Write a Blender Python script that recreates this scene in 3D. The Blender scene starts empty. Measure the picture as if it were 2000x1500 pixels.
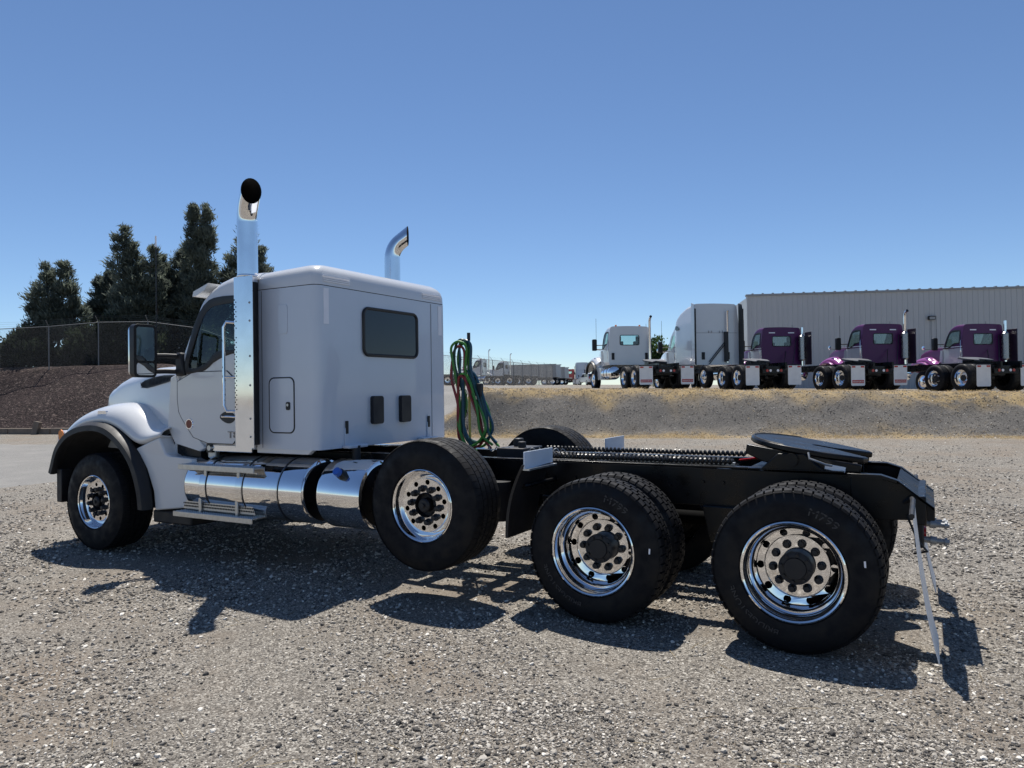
import bpy, bmesh, math, random
import numpy as np
from mathutils import Vector, Matrix
from mathutils.geometry import tessellate_polygon
random.seed(7); np.random.seed(7)
scene = bpy.context.scene
col = scene.collection
R = math.radians

# ---------------------------------------------------------------- camera
CAM = np.array([-0.788, 5.148, 1.772]); PITCH, YAW, ROLL, FPX = 0.009, 0.5119, -0.0135, 1437.7
fw = np.array([math.sin(YAW)*math.cos(PITCH), -math.cos(YAW)*math.cos(PITCH), math.sin(PITCH)])
r_ = np.cross(fw, [0, 0, 1]); r_ /= np.linalg.norm(r_); u_ = np.cross(r_, fw)
RT = r_*math.cos(ROLL)+u_*math.sin(ROLL); UP = -r_*math.sin(ROLL)+u_*math.cos(ROLL)
cd = bpy.data.cameras.new('camera'); cam = bpy.data.objects.new('camera', cd); col.objects.link(cam)
cd.sensor_width = 36; cd.lens = 36*FPX/2000; cd.clip_start = .05; cd.clip_end = 3000
M = Matrix(((RT[0], UP[0], -fw[0], CAM[0]), (RT[1], UP[1], -fw[1], CAM[1]), (RT[2], UP[2], -fw[2], CAM[2]), (0, 0, 0, 1)))
cam.matrix_world = M
scene.camera = cam
def at(px, py, D):            # a point seen at a pixel of the photograph, D metres deep
    p = CAM+(fw+RT*(px-1000)/FPX-UP*(py-750)/FPX)*D
    return Vector(p)

# ---------------------------------------------------------------- light
SUN = Vector((0.27, -0.37, 1.0)).normalized()
w = bpy.data.worlds.new('World'); scene.world = w; w.use_nodes = True
nt = w.node_tree; bg = nt.nodes['Background']
sky = nt.nodes.new('ShaderNodeTexSky'); sky.sky_type = 'NISHITA'; sky.sun_disc = False
sky.sun_elevation = math.asin(SUN.z); sky.sun_rotation = math.atan2(SUN.x, SUN.y)
sky.air_density = .8; sky.dust_density = 0.0; sky.ozone_density = 6.0; sky.altitude = 0
nt.links.new(sky.outputs[0], bg.inputs[0]); bg.inputs[1].default_value = .094
sl = bpy.data.lights.new('sun', 'SUN'); so = bpy.data.objects.new('sun', sl); col.objects.link(so)
sl.energy = 5.0; sl.angle = R(.53); sl.color = (1, .955, .88)
so.rotation_euler = SUN.to_track_quat('Z', 'Y').to_euler(); so.location = (0, 0, 30)
scene.view_settings.view_transform = 'Standard'; scene.view_settings.look = 'None'
scene.view_settings.exposure = 0.3; scene.view_settings.gamma = 1
scene.render.engine = 'CYCLES'
scene.render.resolution_x = 1024; scene.render.resolution_y = 768

# ---------------------------------------------------------------- materials
MATS = {}
def mat(name, rgb, rough=.5, metal=0., coat=0., var=.08, scale=6., bump=0., bscale=150., spec=.5):
    if name in MATS: return MATS[name]
    m = bpy.data.materials.new(name); m.use_nodes = True; n = m.node_tree.nodes; l = m.node_tree.links
    b = n['Principled BSDF']; tc = n.new('ShaderNodeTexCoord')
    no = n.new('ShaderNodeTexNoise'); no.inputs['Scale'].default_value = scale; no.inputs['Detail'].default_value = 5
    l.new(tc.outputs['Object'], no.inputs['Vector'])
    mp = n.new('ShaderNodeMapRange'); mp.inputs[1].default_value = .3; mp.inputs[2].default_value = .7
    mp.inputs[3].default_value = 1-var; mp.inputs[4].default_value = 1+var; l.new(no.outputs[0], mp.inputs[0])
    mx = n.new('ShaderNodeVectorMath'); mx.operation = 'SCALE'; mx.inputs[0].default_value = rgb[:3]
    l.new(mp.outputs[0], mx.inputs['Scale']); l.new(mx.outputs[0], b.inputs['Base Color'])
    r = n.new('ShaderNodeMapRange'); r.inputs[1].default_value = .3; r.inputs[2].default_value = .7
    r.inputs[3].default_value = rough*(1-var); r.inputs[4].default_value = min(1, rough*(1+2*var)); l.new(no.outputs[0], r.inputs[0])
    l.new(r.outputs[0], b.inputs['Roughness'])
    b.inputs['Metallic'].default_value = metal; b.inputs['Coat Weight'].default_value = coat; b.inputs['Coat Roughness'].default_value = .04
    b.inputs['Specular IOR Level'].default_value = spec
    if bump:
        n2 = n.new('ShaderNodeTexNoise'); n2.inputs['Scale'].default_value = bscale; n2.inputs['Detail'].default_value = 3
        l.new(tc.outputs['Object'], n2.inputs['Vector'])
        bp = n.new('ShaderNodeBump'); bp.inputs['Strength'].default_value = bump; bp.inputs['Distance'].default_value = .004
        l.new(n2.outputs[0], bp.inputs['Height']); l.new(bp.outputs[0], b.inputs['Normal'])
    MATS[name] = m; return m
def glass_mat(name, tint, refl=.08):
    m = bpy.data.materials.new(name); m.use_nodes = True; n = m.node_tree.nodes; l = m.node_tree.links
    for x in list(n): n.remove(x)
    o = n.new('ShaderNodeOutputMaterial'); t = n.new('ShaderNodeBsdfTransparent'); t.inputs[0].default_value = (*tint, 1)
    g = n.new('ShaderNodeBsdfGlossy'); g.inputs['Roughness'].default_value = .01
    lw = n.new('ShaderNodeLayerWeight'); lw.inputs[0].default_value = .25
    ad = n.new('ShaderNodeMath'); ad.operation = 'ADD'; ad.inputs[1].default_value = refl; ad.use_clamp = True
    l.new(lw.outputs['Fresnel'], ad.inputs[0]); mx = n.new('ShaderNodeMixShader')
    l.new(ad.outputs[0], mx.inputs[0]); l.new(t.outputs[0], mx.inputs[1]); l.new(g.outputs[0], mx.inputs[2]); l.new(mx.outputs[0], o.inputs[0])
    return m
WHITE = mat('white_paint', (.665, .675, .685), .22, coat=.6, var=.02, scale=2, bump=.015, bscale=9)
WHITE_SHADE = mat('white_panel_shade', (.58, .63, .71), .3, coat=.5, var=.02, scale=3, bump=.02, bscale=7)  # same white paint, with the walls' bluish sky shade put into the colour
GASKET = mat('black_rubber_trim', (.012, .012, .013), .45)
BLACK = mat('black_chassis_paint', (.003, .003, .004), .28, var=.3, bump=.05, bscale=40, spec=.3)
SATIN = mat('satin_black_plastic', (.010, .010, .012), .5, var=.15, bump=.1, bscale=300)
TYRE = mat('tyre_rubber', (.006, .006, .0075), .62, var=.25, scale=12, bump=.15, bscale=120, spec=.28)
MATTE = mat('matte_black_steel', (.004, .004, .004), .9, spec=.08)
LETTER = mat('raised_rubber_letter', (.03, .03, .033), .5)
CHROME = mat('polished_aluminium', (.86, .86, .87), .055, 1, var=.03, bump=.006, bscale=14)
CHROME2 = mat('polished_steel_stack', (.80, .81, .83), .07, 1, var=.05, bump=.02, bscale=5)
ALU = mat('brushed_aluminium', (.55, .55, .54), .34, .9, var=.1, scale=30)
STEEL = mat('galvanised_steel', (.33, .34, .35), .5, .7, var=.15, scale=10)
WGLASS = glass_mat('window_glass', (.66, .78, .72), .04)
RGLASS = glass_mat('rear_window_glass', (.85, .93, .95), .03)
DGLASS = mat('dark_tinted_glass', (.008, .012, .022), .03, var=.05, coat=.0)
MIRROR = mat('mirror_glass', (.9, .9, .9), .01, 1, var=.01)
INTERIOR = mat('cab_interior', (.03, .03, .035), .8)
REDL = mat('red_lens', (.45, .02, .02), .15); AMBER = mat('amber_lens', (.75, .22, .03), .2)
TAPE = mat('reflective_tape', (.86, .86, .9), .35, var=.03)
FLAP = mat('white_flap', (.78, .78, .77), .4, var=.05)
REDTXT = mat('red_print', (.45, .03, .03), .5)
PLASTICSHEET = mat('pale_plastic_sheet', (.62, .68, .76), .35, var=.06)
BLUECAP = mat('blue_cap', (.03, .12, .5), .4)
PURPLE = mat('purple_paint', (.078, .011, .080), .35, coat=.08, spec=.3, var=.06)
PURPLE_L = mat('orchid_paint', (.30, .07, .26), .2, coat=.8, var=.05)
SILVER = mat('silver_paint', (.52, .53, .57), .25, .2, coat=.6, var=.04)
REDP = mat('red_paint', (.5, .03, .03), .3, coat=.5)

# ---------------------------------------------------------------- mesh builder
class B:
    def __init__(s): s.v = []; s.f = []
    def add(s, vs, fs):
        o = len(s.v); s.v += [tuple(v) for v in vs]; s.f += [tuple(i+o for i in f) for f in fs]; return s
    def box(s, x0, x1, y0, y1, z0, z1):
        return s.add([(x, y, z) for z in (z0, z1) for y in (y0, y1) for x in (x0, x1)],
                     [(0, 2, 3, 1), (4, 5, 7, 6), (0, 1, 5, 4), (2, 6, 7, 3), (0, 4, 6, 2), (1, 3, 7, 5)])
    def rings(s, rs, cap=True, closed=True):
        n = len(rs[0]); vs = [p for r in rs for p in r]; fs = []
        for i in range(len(rs)-1):
            for j in range(n if closed else n-1):
                k = (j+1) % n; fs.append((i*n+j, i*n+k, (i+1)*n+k, (i+1)*n+j))
        if cap: fs.append(tuple(reversed(range(n)))); fs.append(tuple((len(rs)-1)*n+j for j in range(n)))
        return s.add(vs, fs)
    def cyl(s, p0, p1, r0, r1=None, n=16, cap=True):
        p0 = Vector(p0); p1 = Vector(p1); r1 = r0 if r1 is None else r1
        q = (p1-p0).to_track_quat('Z', 'Y'); a = q @ Vector((1, 0, 0)); b = q @ Vector((0, 1, 0))
        return s.rings([[p+(a*math.cos(t)+b*math.sin(t))*r for t in [2*math.pi*i/n for i in range(n)]] for p, r in ((p0, r0), (p1, r1))], cap)
    def tube(s, pts, r, n=8, cap=True, closed=False):
        pts = [Vector(p) for p in pts]; m = len(pts); rs = []; up = None
        for i, p in enumerate(pts):
            t = ((pts[(i+1) % m] if (closed or i < m-1) else p)-(pts[i-1] if (closed or i > 0) else p)).normalized()
            if up is None: up = t.orthogonal().normalized()
            up = (up-t*up.dot(t)).normalized(); bb = t.cross(up); rr = r[i] if isinstance(r, (list, tuple)) else r
            rs.append([p+(up*math.cos(a)+bb*math.sin(a))*rr for a in [2*math.pi*k/n for k in range(n)]])
        if closed: rs.append(rs[0]); cap = False
        return s.rings(rs, cap)
    def lathe(s, prof, n=48, c=(0, 0, 0), closed=False):
        rs = [[(c[0]+r*math.cos(a), c[1]+y, c[2]+r*math.sin(a)) for a in [2*math.pi*i/n for i in range(n)]] for r, y in prof]
        if closed: rs.append(rs[0])
        return s.rings(rs, False)
    def prism(s, poly, d0, d1, plane='xz', holes=()):
        def P(p, d): return {'xz': (p[0], d, p[1]), 'yz': (d, p[0], p[1]), 'xy': (p[0], p[1], d)}[plane]
        loops = [list(poly)]+[list(h) for h in holes]; flat = [p for l in loops for p in l]; n = len(flat)
        tr = tessellate_polygon([[Vector((p[0], p[1], 0)) for p in l] for l in loops])
        fs = [tuple(t) for t in tr]+[tuple(i+n for i in reversed(t)) for t in tr]; o = 0
        for l in loops:
            m = len(l)
            for i in range(m): fs.append((o+i, o+(i+1) % m, n+o+(i+1) % m, n+o+i))
            o += m
        return s.add([P(p, d0) for p in flat]+[P(p, d1) for p in flat], fs)
    def mesh(s, name):
        me = bpy.data.meshes.new(name); me.from_pydata(s.v, [], s.f)
        bm = bmesh.new(); bm.from_mesh(me); bmesh.ops.recalc_face_normals(bm, faces=bm.faces); bm.to_mesh(me); bm.free()
        return me
    def obj(s, name, m, parent=None, smooth=35, bevel=0, seg=2, sub=0):
        return link(name, s.mesh(name), m, parent, smooth, bevel, seg, sub)
def link(name, me, m, parent=None, smooth=35, bevel=0, seg=2, sub=0):
    if m is not None and not me.materials: me.materials.append(m)
    if smooth:
        me.polygons.foreach_set('use_smooth', [True]*len(me.polygons))
        if smooth < 180: me.set_sharp_from_angle(angle=R(smooth))
    o = bpy.data.objects.new(name, me); col.objects.link(o); o.parent = parent
    if bevel:
        b = o.modifiers.new('b', 'BEVEL'); b.width = bevel; b.segments = seg; b.limit_method = 'ANGLE'; b.angle_limit = R(40)
    if sub:
        b = o.modifiers.new('s', 'SUBSURF'); b.levels = sub; b.render_levels = sub
    return o
def thing(name, label, cat, loc=(0, 0, 0), rz=0, group=None):
    o = bpy.data.objects.new(name, None); col.objects.link(o); o.location = loc; o.rotation_euler = (0, 0, rz)
    o.empty_display_size = .3; tag(o, label, cat, group); return o
def tag(o, label, cat, group=None):
    o['label'] = label; o['category'] = cat
    if group: o['group'] = group
    return o
def rr(x0, x1, z0, z1, r, n=5):      # rounded rectangle polygon
    out = []
    for cx, cz, a0 in ((x1-r, z1-r, 0), (x0+r, z1-r, 90), (x0+r, z0+r, 180), (x1-r, z0+r, 270)):
        for i in range(n+1):
            a = R(a0+90*i/n); out.append((cx+r*math.cos(a), cz+r*math.sin(a)))
    return out
def inpoly(p, poly):
    x, y = p; c = False; j = len(poly)-1
    for i in range(len(poly)):
        if (poly[i][1] > y) != (poly[j][1] > y) and x < (poly[j][0]-poly[i][0])*(y-poly[i][1])/(poly[j][1]-poly[i][1])+poly[i][0]: c = not c
        j = i
    return c
def smooth_poly(pts, it=2):
    for _ in range(it):
        q = []
        for i in range(len(pts)):
            a = pts[i]; b = pts[(i+1) % len(pts)]
            q += [(a[0]*.75+b[0]*.25, a[1]*.75+b[1]*.25), (a[0]*.25+b[0]*.75, a[1]*.25+b[1]*.75)]
        pts = q
    return pts
def text_mesh(s, size, depth=.004):
    cu = bpy.data.curves.new('t', 'FONT'); cu.body = s; cu.size = size; cu.extrude = depth/2; cu.resolution_u = 2
    o = bpy.data.objects.new('t', cu); col.objects.link(o)
    dg = bpy.context.evaluated_depsgraph_get(); me = bpy.data.meshes.new_from_object(o.evaluated_get(dg))
    v = [tuple(q.co) for q in me.vertices]; f = [tuple(p.vertices) for p in me.polygons]
    bpy.data.objects.remove(o); bpy.data.curves.remove(cu); bpy.data.meshes.remove(me); return v, f
def interp(x, xs, ys): return float(np.interp(x, xs, ys))

# ---------------------------------------------------------------- terrain
BA = np.array([14.2, -19.7]); BE = np.array([-.961, -.276]); BN = np.array([.276, -.961])
def ss(a, b, x):
    t = np.clip((x-a)/(b-a), 0, 1); return t*t*(3-2*t)
def vnoise(x, y, s, seed=0):
    x = x/s+seed*17.3; y = y/s-seed*9.1
    return (np.sin(x*1.7+1.3*np.sin(y*1.1))+np.sin(y*2.1+1.7*np.sin(x*.9+seed))+.6*np.sin(x*3.3+y*2.7))/2.6
def coords(x, y):
    s = (x-BA[0])*BN[0]+(y-BA[1])*BN[1]; t = -((x-BA[0])*BE[0]+(y-BA[1])*BE[1])
    q = (x-26)*.66+(y+16)*.75; sl_ = (x-36)*.284-(y+14.4)*.959
    return s, t, q, sl_
def hgt(x, y):
    x = np.asarray(x, float); y = np.asarray(y, float); s, t, q, sL = coords(x, y)
    s2 = s+.35*vnoise(x, y, 2.5)*(np.abs(s) < 12)
    zu = 1.56+.0205*np.clip(x, -60, 60); zn = .2*ss(-18, -3.2, s)
    wd = 3.3+12.5*ss(.2, 3.4, t)
    zr = zn+(zu-zn)*ss(0, 1, (s2+3.3)/wd)
    zl = 3.5*ss(0, 5.7, sL+.25*vnoise(x, y, 1.5, 3))
    m = ss(-3, 3, q); z = zr*(1-m)+zl*m
    near = ss(16, 6, np.hypot(x-1.5, y-1))
    z = z+.012*vnoise(x, y, .9, 1)*near*.8+.012*vnoise(x, y, 3.1, 2)*near
    bump_ = ss(-3.6, -2.5, s)*(1-ss(.3, 1.5, s))*(1-m)
    z = z+bump_*(.07*vnoise(x, y, .6, 5)+.03*vnoise(x, y, .25, 6))
    return z-.006
def axis(lo, hi, fine0, fine1, d, grow=1.09, big=14):
    a = list(np.arange(fine0, fine1+1e-6, d)); st = d
    while a[-1] < hi: st = min(st*grow, big); a.append(a[-1]+st)
    st = d; b = [fine0]
    while b[-1] > lo: st = min(st*grow, big); b.append(b[-1]-st)
    return np.array(sorted(b[1:])+a)
gx = axis(-420, 620, -8, 42, .14); gy = axis(-620, 420, -31, 5, .14)
XX, YY = np.meshgrid(gx, gy); ZZ = hgt(XX, YY)
nx, ny = len(gx), len(gy)
s_, t_, q_, sL_ = coords(XX, YY)
jit = .35*vnoise(XX, YY, .7, 8)
mulch = (q_ > -1) & (sL_ > .25) & (np.hypot(XX, YY) < 120)
road = (~mulch) & (((XX+jit > 15.3) & (sL_+jit < -6.3) & (YY < 60) & (XX < 90) & (s_ < 0)) | ((t_+jit > 2.6) & (q_ < 0) & (s_ > -9) & (s_ < 22) & (t_ < 14)))
cls = np.where(mulch, 2, np.where(road, 1, 0))
fc = np.maximum(np.maximum(cls[:-1, :-1], cls[1:, :-1]), np.maximum(cls[:-1, 1:], cls[1:, 1:]))
idx = np.arange(nx*ny).reshape(ny, nx)
quads = np.stack([idx[:-1, :-1], idx[:-1, 1:], idx[1:, 1:], idx[1:, :-1]], -1)
berm = ss(-3.7, -2.9, s_)*(1-ss(-.5, .4, s_))*(1-ss(2.8, 4, t_))*(q_ < 0)
straw = np.clip(np.exp(-((s_+3.5+jit)/.6)**2)*1.0+np.exp(-((s_-.1+jit*1.5)/1.1)**4)*1.2, 0, 1)*(1-ss(.5, 3.5, t_))*(q_ < -2)
dark = berm*ss(-2.5, -.5, t_)*(1-ss(2.6, 3.6, t_))
def terrain(name, sel, m):
    f = quads[sel]; u, inv = np.unique(f, return_inverse=True); f = inv.reshape(-1, 4)
    me = bpy.data.meshes.new(name); co = np.stack([XX.ravel()[u], YY.ravel()[u], ZZ.ravel()[u]], -1)
    me.vertices.add(len(u)); me.vertices.foreach_set('co', co.ravel())
    me.loops.add(f.size); me.loops.foreach_set('vertex_index', f.ravel().astype(np.int32))
    me.polygons.add(len(f)); me.polygons.foreach_set('loop_start', (np.arange(len(f))*4).astype(np.int32))
    me.polygons.foreach_set('loop_total', np.full(len(f), 4, np.int32)); me.update(); me.validate()
    ca = me.attributes.new('mask', 'FLOAT_COLOR', 'POINT')
    ca.data.foreach_set('color', np.stack([berm.ravel()[u], straw.ravel()[u], dark.ravel()[u], np.ones(len(u))], -1).astype(np.float32).ravel())
    o = link(name, me, m, smooth=180); o['kind'] = 'structure'; return o
def nodes(m):
    m.use_nodes = True; return m.node_tree.nodes, m.node_tree.links, m.node_tree.nodes['Principled BSDF']
def stone_shader(name, ramps, scales, bumpd, patch=None, rough=.9, masks=False):
    m = bpy.data.materials.new(name); n, l, b = nodes(m); b.inputs['Roughness'].default_value = rough; b.inputs['Specular IOR Level'].default_value = .25
    g = n.new('ShaderNodeNewGeometry'); P = g.outputs['Position']
    def ramp(src, stops):
        r = n.new('ShaderNodeValToRGB'); e = r.color_ramp.elements
        while len(e) < len(stops): e.new(.5)
        for k, (p, c) in zip(e, stops): k.position = p; k.color = (*c, 1)
        l.new(src, r.inputs[0]); return r.outputs[0]
    def vor(sc):
        v = n.new('ShaderNodeTexVoronoi'); v.inputs['Scale'].default_value = sc; v.inputs['Randomness'].default_value = 1; l.new(P, v.inputs['Vector']); return v
    def noise(sc, d=4, r=.6):
        v = n.new('ShaderNodeTexNoise'); v.inputs['Scale'].default_value = sc; v.inputs['Detail'].default_value = d; v.inputs['Roughness'].default_value = r; l.new(P, v.inputs['Vector']); return v.outputs[0]
    def mix(f, a, c, op='MIX'):
        x = n.new('ShaderNodeMix'); x.data_type = 'RGBA'; x.blend_type = op
        if isinstance(f, float): x.inputs[0].default_value = f
        else: l.new(f, x.inputs[0])
        for i, q in ((6, a), (7, c)):
            if isinstance(q, tuple): x.inputs[i].default_value = (*q, 1)
            else: l.new(q, x.inputs[i])
        return x.outputs[2]
    def rng(src, a, c, lo=0., hi=1.):
        x = n.new('ShaderNodeMapRange'); x.inputs[1].default_value = a; x.inputs[2].default_value = c; x.inputs[3].default_value = lo; x.inputs[4].default_value = hi; l.new(src, x.inputs[0]); return x.outputs[0]
    def sep(c):
        x = n.new('ShaderNodeSeparateColor'); l.new(c, x.inputs[0]); return x.outputs
    v1, v2 = vor(scales[0]), vor(scales[1])
    c1 = ramp(sep(v1.outputs['Color'])[0], ramps); c2 = ramp(sep(v2.outputs['Color'])[1], ramps)
    base = mix(rng(noise(9), .42, .58), c1, c2)
    fine = noise(260, 3); base = mix(.35, base, ramp(fine, [(.3, (.3, .3, .3)), (.7, (1, 1, 1))]), 'MULTIPLY')
    if patch:
        base = mix(rng(noise(.55, 6, .65), .46, .66, 0, .75), base, patch[0]); base = mix(rng(noise(1.9, 5), .5, .72, 0, .6), base, patch[1])
    if masks:
        at_ = n.new('ShaderNodeAttribute'); at_.attribute_name = 'mask'; r, g_, bb, = sep(at_.outputs['Color'])[:3]
        tex = noise(22, 8, .95)
        bc = ramp(tex, [(.38, (.05, .047, .044)), (.5, (.125, .117, .108)), (.63, (.31, .29, .26))]); base = mix(r, base, bc)
        dk = ramp(noise(60, 4, .7), [(.3, (.04, .04, .041)), (.7, (.095, .092, .088))]); base = mix(bb, base, dk)
        sm = n.new('ShaderNodeMath'); sm.operation = 'MULTIPLY'; l.new(g_, sm.inputs[0]); l.new(rng(noise(2.2, 6, .75), .34, .52), sm.inputs[1])
        sc = ramp(noise(45, 4, .8), [(.3, (.17, .12, .058)), (.5, (.37, .27, .135)), (.75, (.55, .43, .25))]); base = mix(sm.outputs[0], base, sc)
    base = mix(rng(noise(14, 8, .9), .42, .64, 0, .45), base, mix(.5, base, (.03, .027, .024))) if masks else base
    l.new(base, b.inputs['Base Color'])
    ad = n.new('ShaderNodeMath'); ad.operation = 'ADD'; l.new(v1.outputs['Distance'], ad.inputs[0])
    nb = rng(fine, 0, 1, 0, .5); l.new(nb, ad.inputs[1])
    bp = n.new('ShaderNodeBump'); bp.inputs['Strength'].default_value = .8; bp.inputs['Distance'].default_value = bumpd; bp.invert = True
    l.new(ad.outputs[0], bp.inputs['Height']); l.new(bp.outputs[0], b.inputs['Normal'])
    return m
GR = [(0, (.05, .046, .042)), (.25, (.14, .126, .109)), (.55, (.255, .229, .196)), (.8, (.40, .365, .315)), (1, (.72, .68, .60))]
GRAVEL = stone_shader('gravel_ground', GR, (75, 130), .012, ((.24, .195, .15), (.165, .146, .124)), masks=True)
ROADM = stone_shader('old_asphalt', [(0, (.14, .137, .131)), (.5, (.225, .219, .208)), (1, (.34, .33, .31))], (90, 160), .004, ((.26, .25, .235), (.19, .185, .177)))
MULCHM = stone_shader('bark_mulch', [(0, (.012, .008, .008)), (.5, (.04, .026, .025)), (.85, (.085, .058, .054)), (1, (.26, .20, .17))], (9, 17), .08, ((.045, .029, .028), (.028, .019, .019)))
terrain('ground', fc == 0, GRAVEL)
terrain('road', fc == 1, ROADM)
terrain('mulch_slope', fc == 2, MULCHM)

# ---------------------------------------------------------------- truck pieces (x forward, y left, z up, centre line y = 0)
def section(zb, zt, wf, r, crown=.03, nt=8, na=8, ns=30, nb=4):
    """closed y-z ring of a body: top centre -> left side -> bottom -> right side"""
    h = []; wt = wf(zt)
    for i in range(nt):
        y = (wt-r)*i/nt; h.append((y, zt+crown*(1-(y/max(wt, .01))**2)))
    z0 = zt+crown*(1-((wt-r)/max(wt, .01))**2)
    for i in range(na+1):
        a = math.pi/2*(1-i/na); h.append((wt-r+r*math.cos(a)+(wf(z0-r)-wt)*(i/na), z0-r+r*math.sin(a)))
    for i in range(1, ns+1):
        z = (z0-r)+(zb-(z0-r))*i/ns; h.append((wf(z), z))
    for i in range(1, nb+1): h.append((wf(zb)*(1-i/nb), zb))
    return h+[(-y, z) for y, z in reversed(h[1:-1])]
def bez(pts, n=8):
    p = [Vector(q) for q in pts]; out = []
    for i in range(len(p)-1):
        a = p[max(0, i-1)]; b = p[i]; c = p[i+1]; d = p[min(len(p)-1, i+2)]
        for k in range(n):
            t = k/n; out.append(.5*((2*b)+(c-a)*t+(2*a-5*b+4*c-d)*t*t+(3*b-a-3*c+d)*t**3))
    return out+[p[-1]]
CABW = [(1.1, .98), (1.3, 1.045), (2.15, 1.05), (2.6, 1.02), (3.1, .955)]
def cab_window(x0):
    w = [(1.035, 2.05), (1.0, 2.2), (.86, 2.58), (.735, 2.735), (.60, 2.77), (.22, 2.775), (.18, 2.74), (.18, 2.27), (.22, 2.225), (.40, 2.225), (.57, 2.19), (.68, 2.10), (.78, 2.06), (.95, 2.03)]
    return [(x0+a, z) for a, z in w]
def build_cab(root, x0, body, m, lower=None, rear_hole=None, zsplit=None, tape=False, zb=1.2):
    rs = []; xs = list(np.arange(0, .60, .05))+list(np.arange(.60, 1.27, .025))
    zt_ = lambda d: interp(d, [0, .3, .45, .6, .72, .82, .85, 1.15, 1.25, 1.30], [3.045, 3.05, 3.04, 3.0, 2.94, 2.86, 2.82, 2.22, 2.02, 1.96])
    for d in xs:
        k = interp(d, [0, .8, 1.1, 1.27], [1, 1, .985, .95])
        rs.append([(x0+d, y, z) for y, z in section(zb, zt_(d), lambda z: k*interp(z, [a for a, _ in CABW], [q for _, q in CABW]), .13)])
    b = B().rings(rs, False); n = len(rs[0]); win = cab_window(x0); shell = B(); gl = B(); ws = B(); low = B()
    shell.v = gl.v = ws.v = low.v = b.v
    for f in b.f:
        c = [sum(b.v[i][k] for i in f)/4 for k in range(3)]
        if abs(c[1]) > .8 and inpoly((c[0], c[2]), win): gl.f.append(f)
        elif c[0] > x0+.83 and c[2] > 2.12 and abs(c[1]) < .87 and c[2] > zt_(c[0]-x0)-.12: ws.f.append(f)
        elif lower is not None and c[2] < zsplit and abs(c[1]) > .9: low.f.append(f)
        else: shell.f.append(f)
    cabo = shell.obj(body, m, root)
    if low.f: low.obj('lower_cab_panel', lower, root, 35)
    gl.obj('side_window', WGLASS, root); ws.obj('windshield', WGLASS, root)
    ring = [(p[1], p[2]) for p in rs[0]]
    B().prism(ring, x0-.004, x0+.02, 'yz', [rear_hole] if rear_hole else []).obj('rear_panel', m, root)
    front = [(p[1], p[2]) for p in rs[-1]]
    B().prism(front, x0+1.24, x0+1.262, 'yz').obj('firewall', BLACK, root)
    for s in (1, -1):       # window gasket
        g = B(); o = win; c = (sum(p[0] for p in o)/len(o), sum(p[1] for p in o)/len(o))
        o = smooth_poly(o, 1)
        def yy(z, d): return s*(interp(z, [a for a, _ in CABW], [q for _, q in CABW])+d)
        rings = []
        for e, d in ((.055, -.015), (.055, .006), (.02, .012), (-.035, .006), (-.035, -.015)):
            rg = []
            for p in o:
                dx, dz = p[0]-c[0], p[1]-c[1]; L = math.hypot(dx, dz)
                rg.append((p[0]+dx/L*e, yy(p[1], d), p[1]+dz/L*e))
            rings.append(rg)
        g.rings(rings+[rings[0]], False).obj('window_gasket', GASKET, root, 50)
    b = B().box(x0+.05, x0+1.2, -.98, .98, 1.3, 1.36)
    b.box(x0+.98, x0+1.2, -.95, .95, 1.4, 2.02); b.obj('dashboard', INTERIOR, root, bevel=.02)
    for s in (1, -1):
        B().box(x0+.22, x0+.72, s*.5-.25, s*.5+.25, 1.5, 1.72).box(x0+.12, x0+.28, s*.5-.24, s*.5+.24, 1.7, 2.35).box(x0+.13, x0+.23, s*.5-.13, s*.5+.13, 2.35, 2.6).obj('seat', INTERIOR, root, bevel=.04)
    B().tube([(x0+.86+.05*math.sin(a), .5+.2*math.cos(a), 2.05+.2*math.sin(a)) for a in [2*math.pi*i/24 for i in range(24)]], .016, 6, closed=True).box(x0+.85, x0+.9, .32, .68, 2.03, 2.07).obj('steering_wheel', INTERIOR, root)
    return cabo
HOODX = [0, .7, 1.0, 1.4, 1.65, 1.85, 1.95, 1.99]; HOODZ = [2.10, 2.09, 2.05, 2.00, 1.94, 1.84, 1.72, 1.55]; HOODW = [1.0, .90, .84, .75, .70, .655, .61, .55]
def hoodw(d): return interp(d, HOODX, HOODW)
def build_hood(root, x1, m, low=None, zsplit=None):
    rs = []
    for d in list(np.arange(0, 1.65, .1))+[1.7, 1.75, 1.8, 1.85, 1.89, 1.92, 1.95, 1.97, 1.99]:
        k = hoodw(d); rs.append([(x1+d, y, z) for y, z in section(1.12, interp(d, HOODX, HOODZ), lambda z: k*interp(z, [1.0, 1.7, 2.2], [1.04, 1.0, .93]), .16 if d < 1.8 else .12, .045, 6, 8, 14, 3)])
    h = B().rings(rs, True).obj('hood', m, root, 40)
    B().prism(rr(-.5, .5, .8, 1.75, .08), x1+1.985, x1+2.02, 'yz').obj('grille', ALU, root, bevel=.01)
    return h
FLP = [(8.50, .86), (8.47, .93), (8.36, 1.16), (8.16, 1.33), (7.9, 1.42), (7.6, 1.45), (7.34, 1.41), (7.1, 1.29), (6.9, 1.12), (6.78, .94), (6.70, .72), (6.67, .52)]
FYO = [1.24]*8+[1.215, 1.185]
FE = [(8.47, .93), (8.36, 1.16), (8.16, 1.33), (7.9, 1.42), (7.6, 1.45), (7.34, 1.41), (7.1, 1.29), (6.92, 1.185), (6.74, 1.25), (6.55, 1.31)]      # wheel-arch lip (front axle at 7.6)
FC = [(8.56, 1.02), (8.50, 1.33), (8.24, 1.53), (7.92, 1.645), (7.6, 1.70), (7.3, 1.695), (7.04, 1.58), (6.86, 1.46), (6.69, 1.42), (6.55, 1.44)]     # crown
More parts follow.
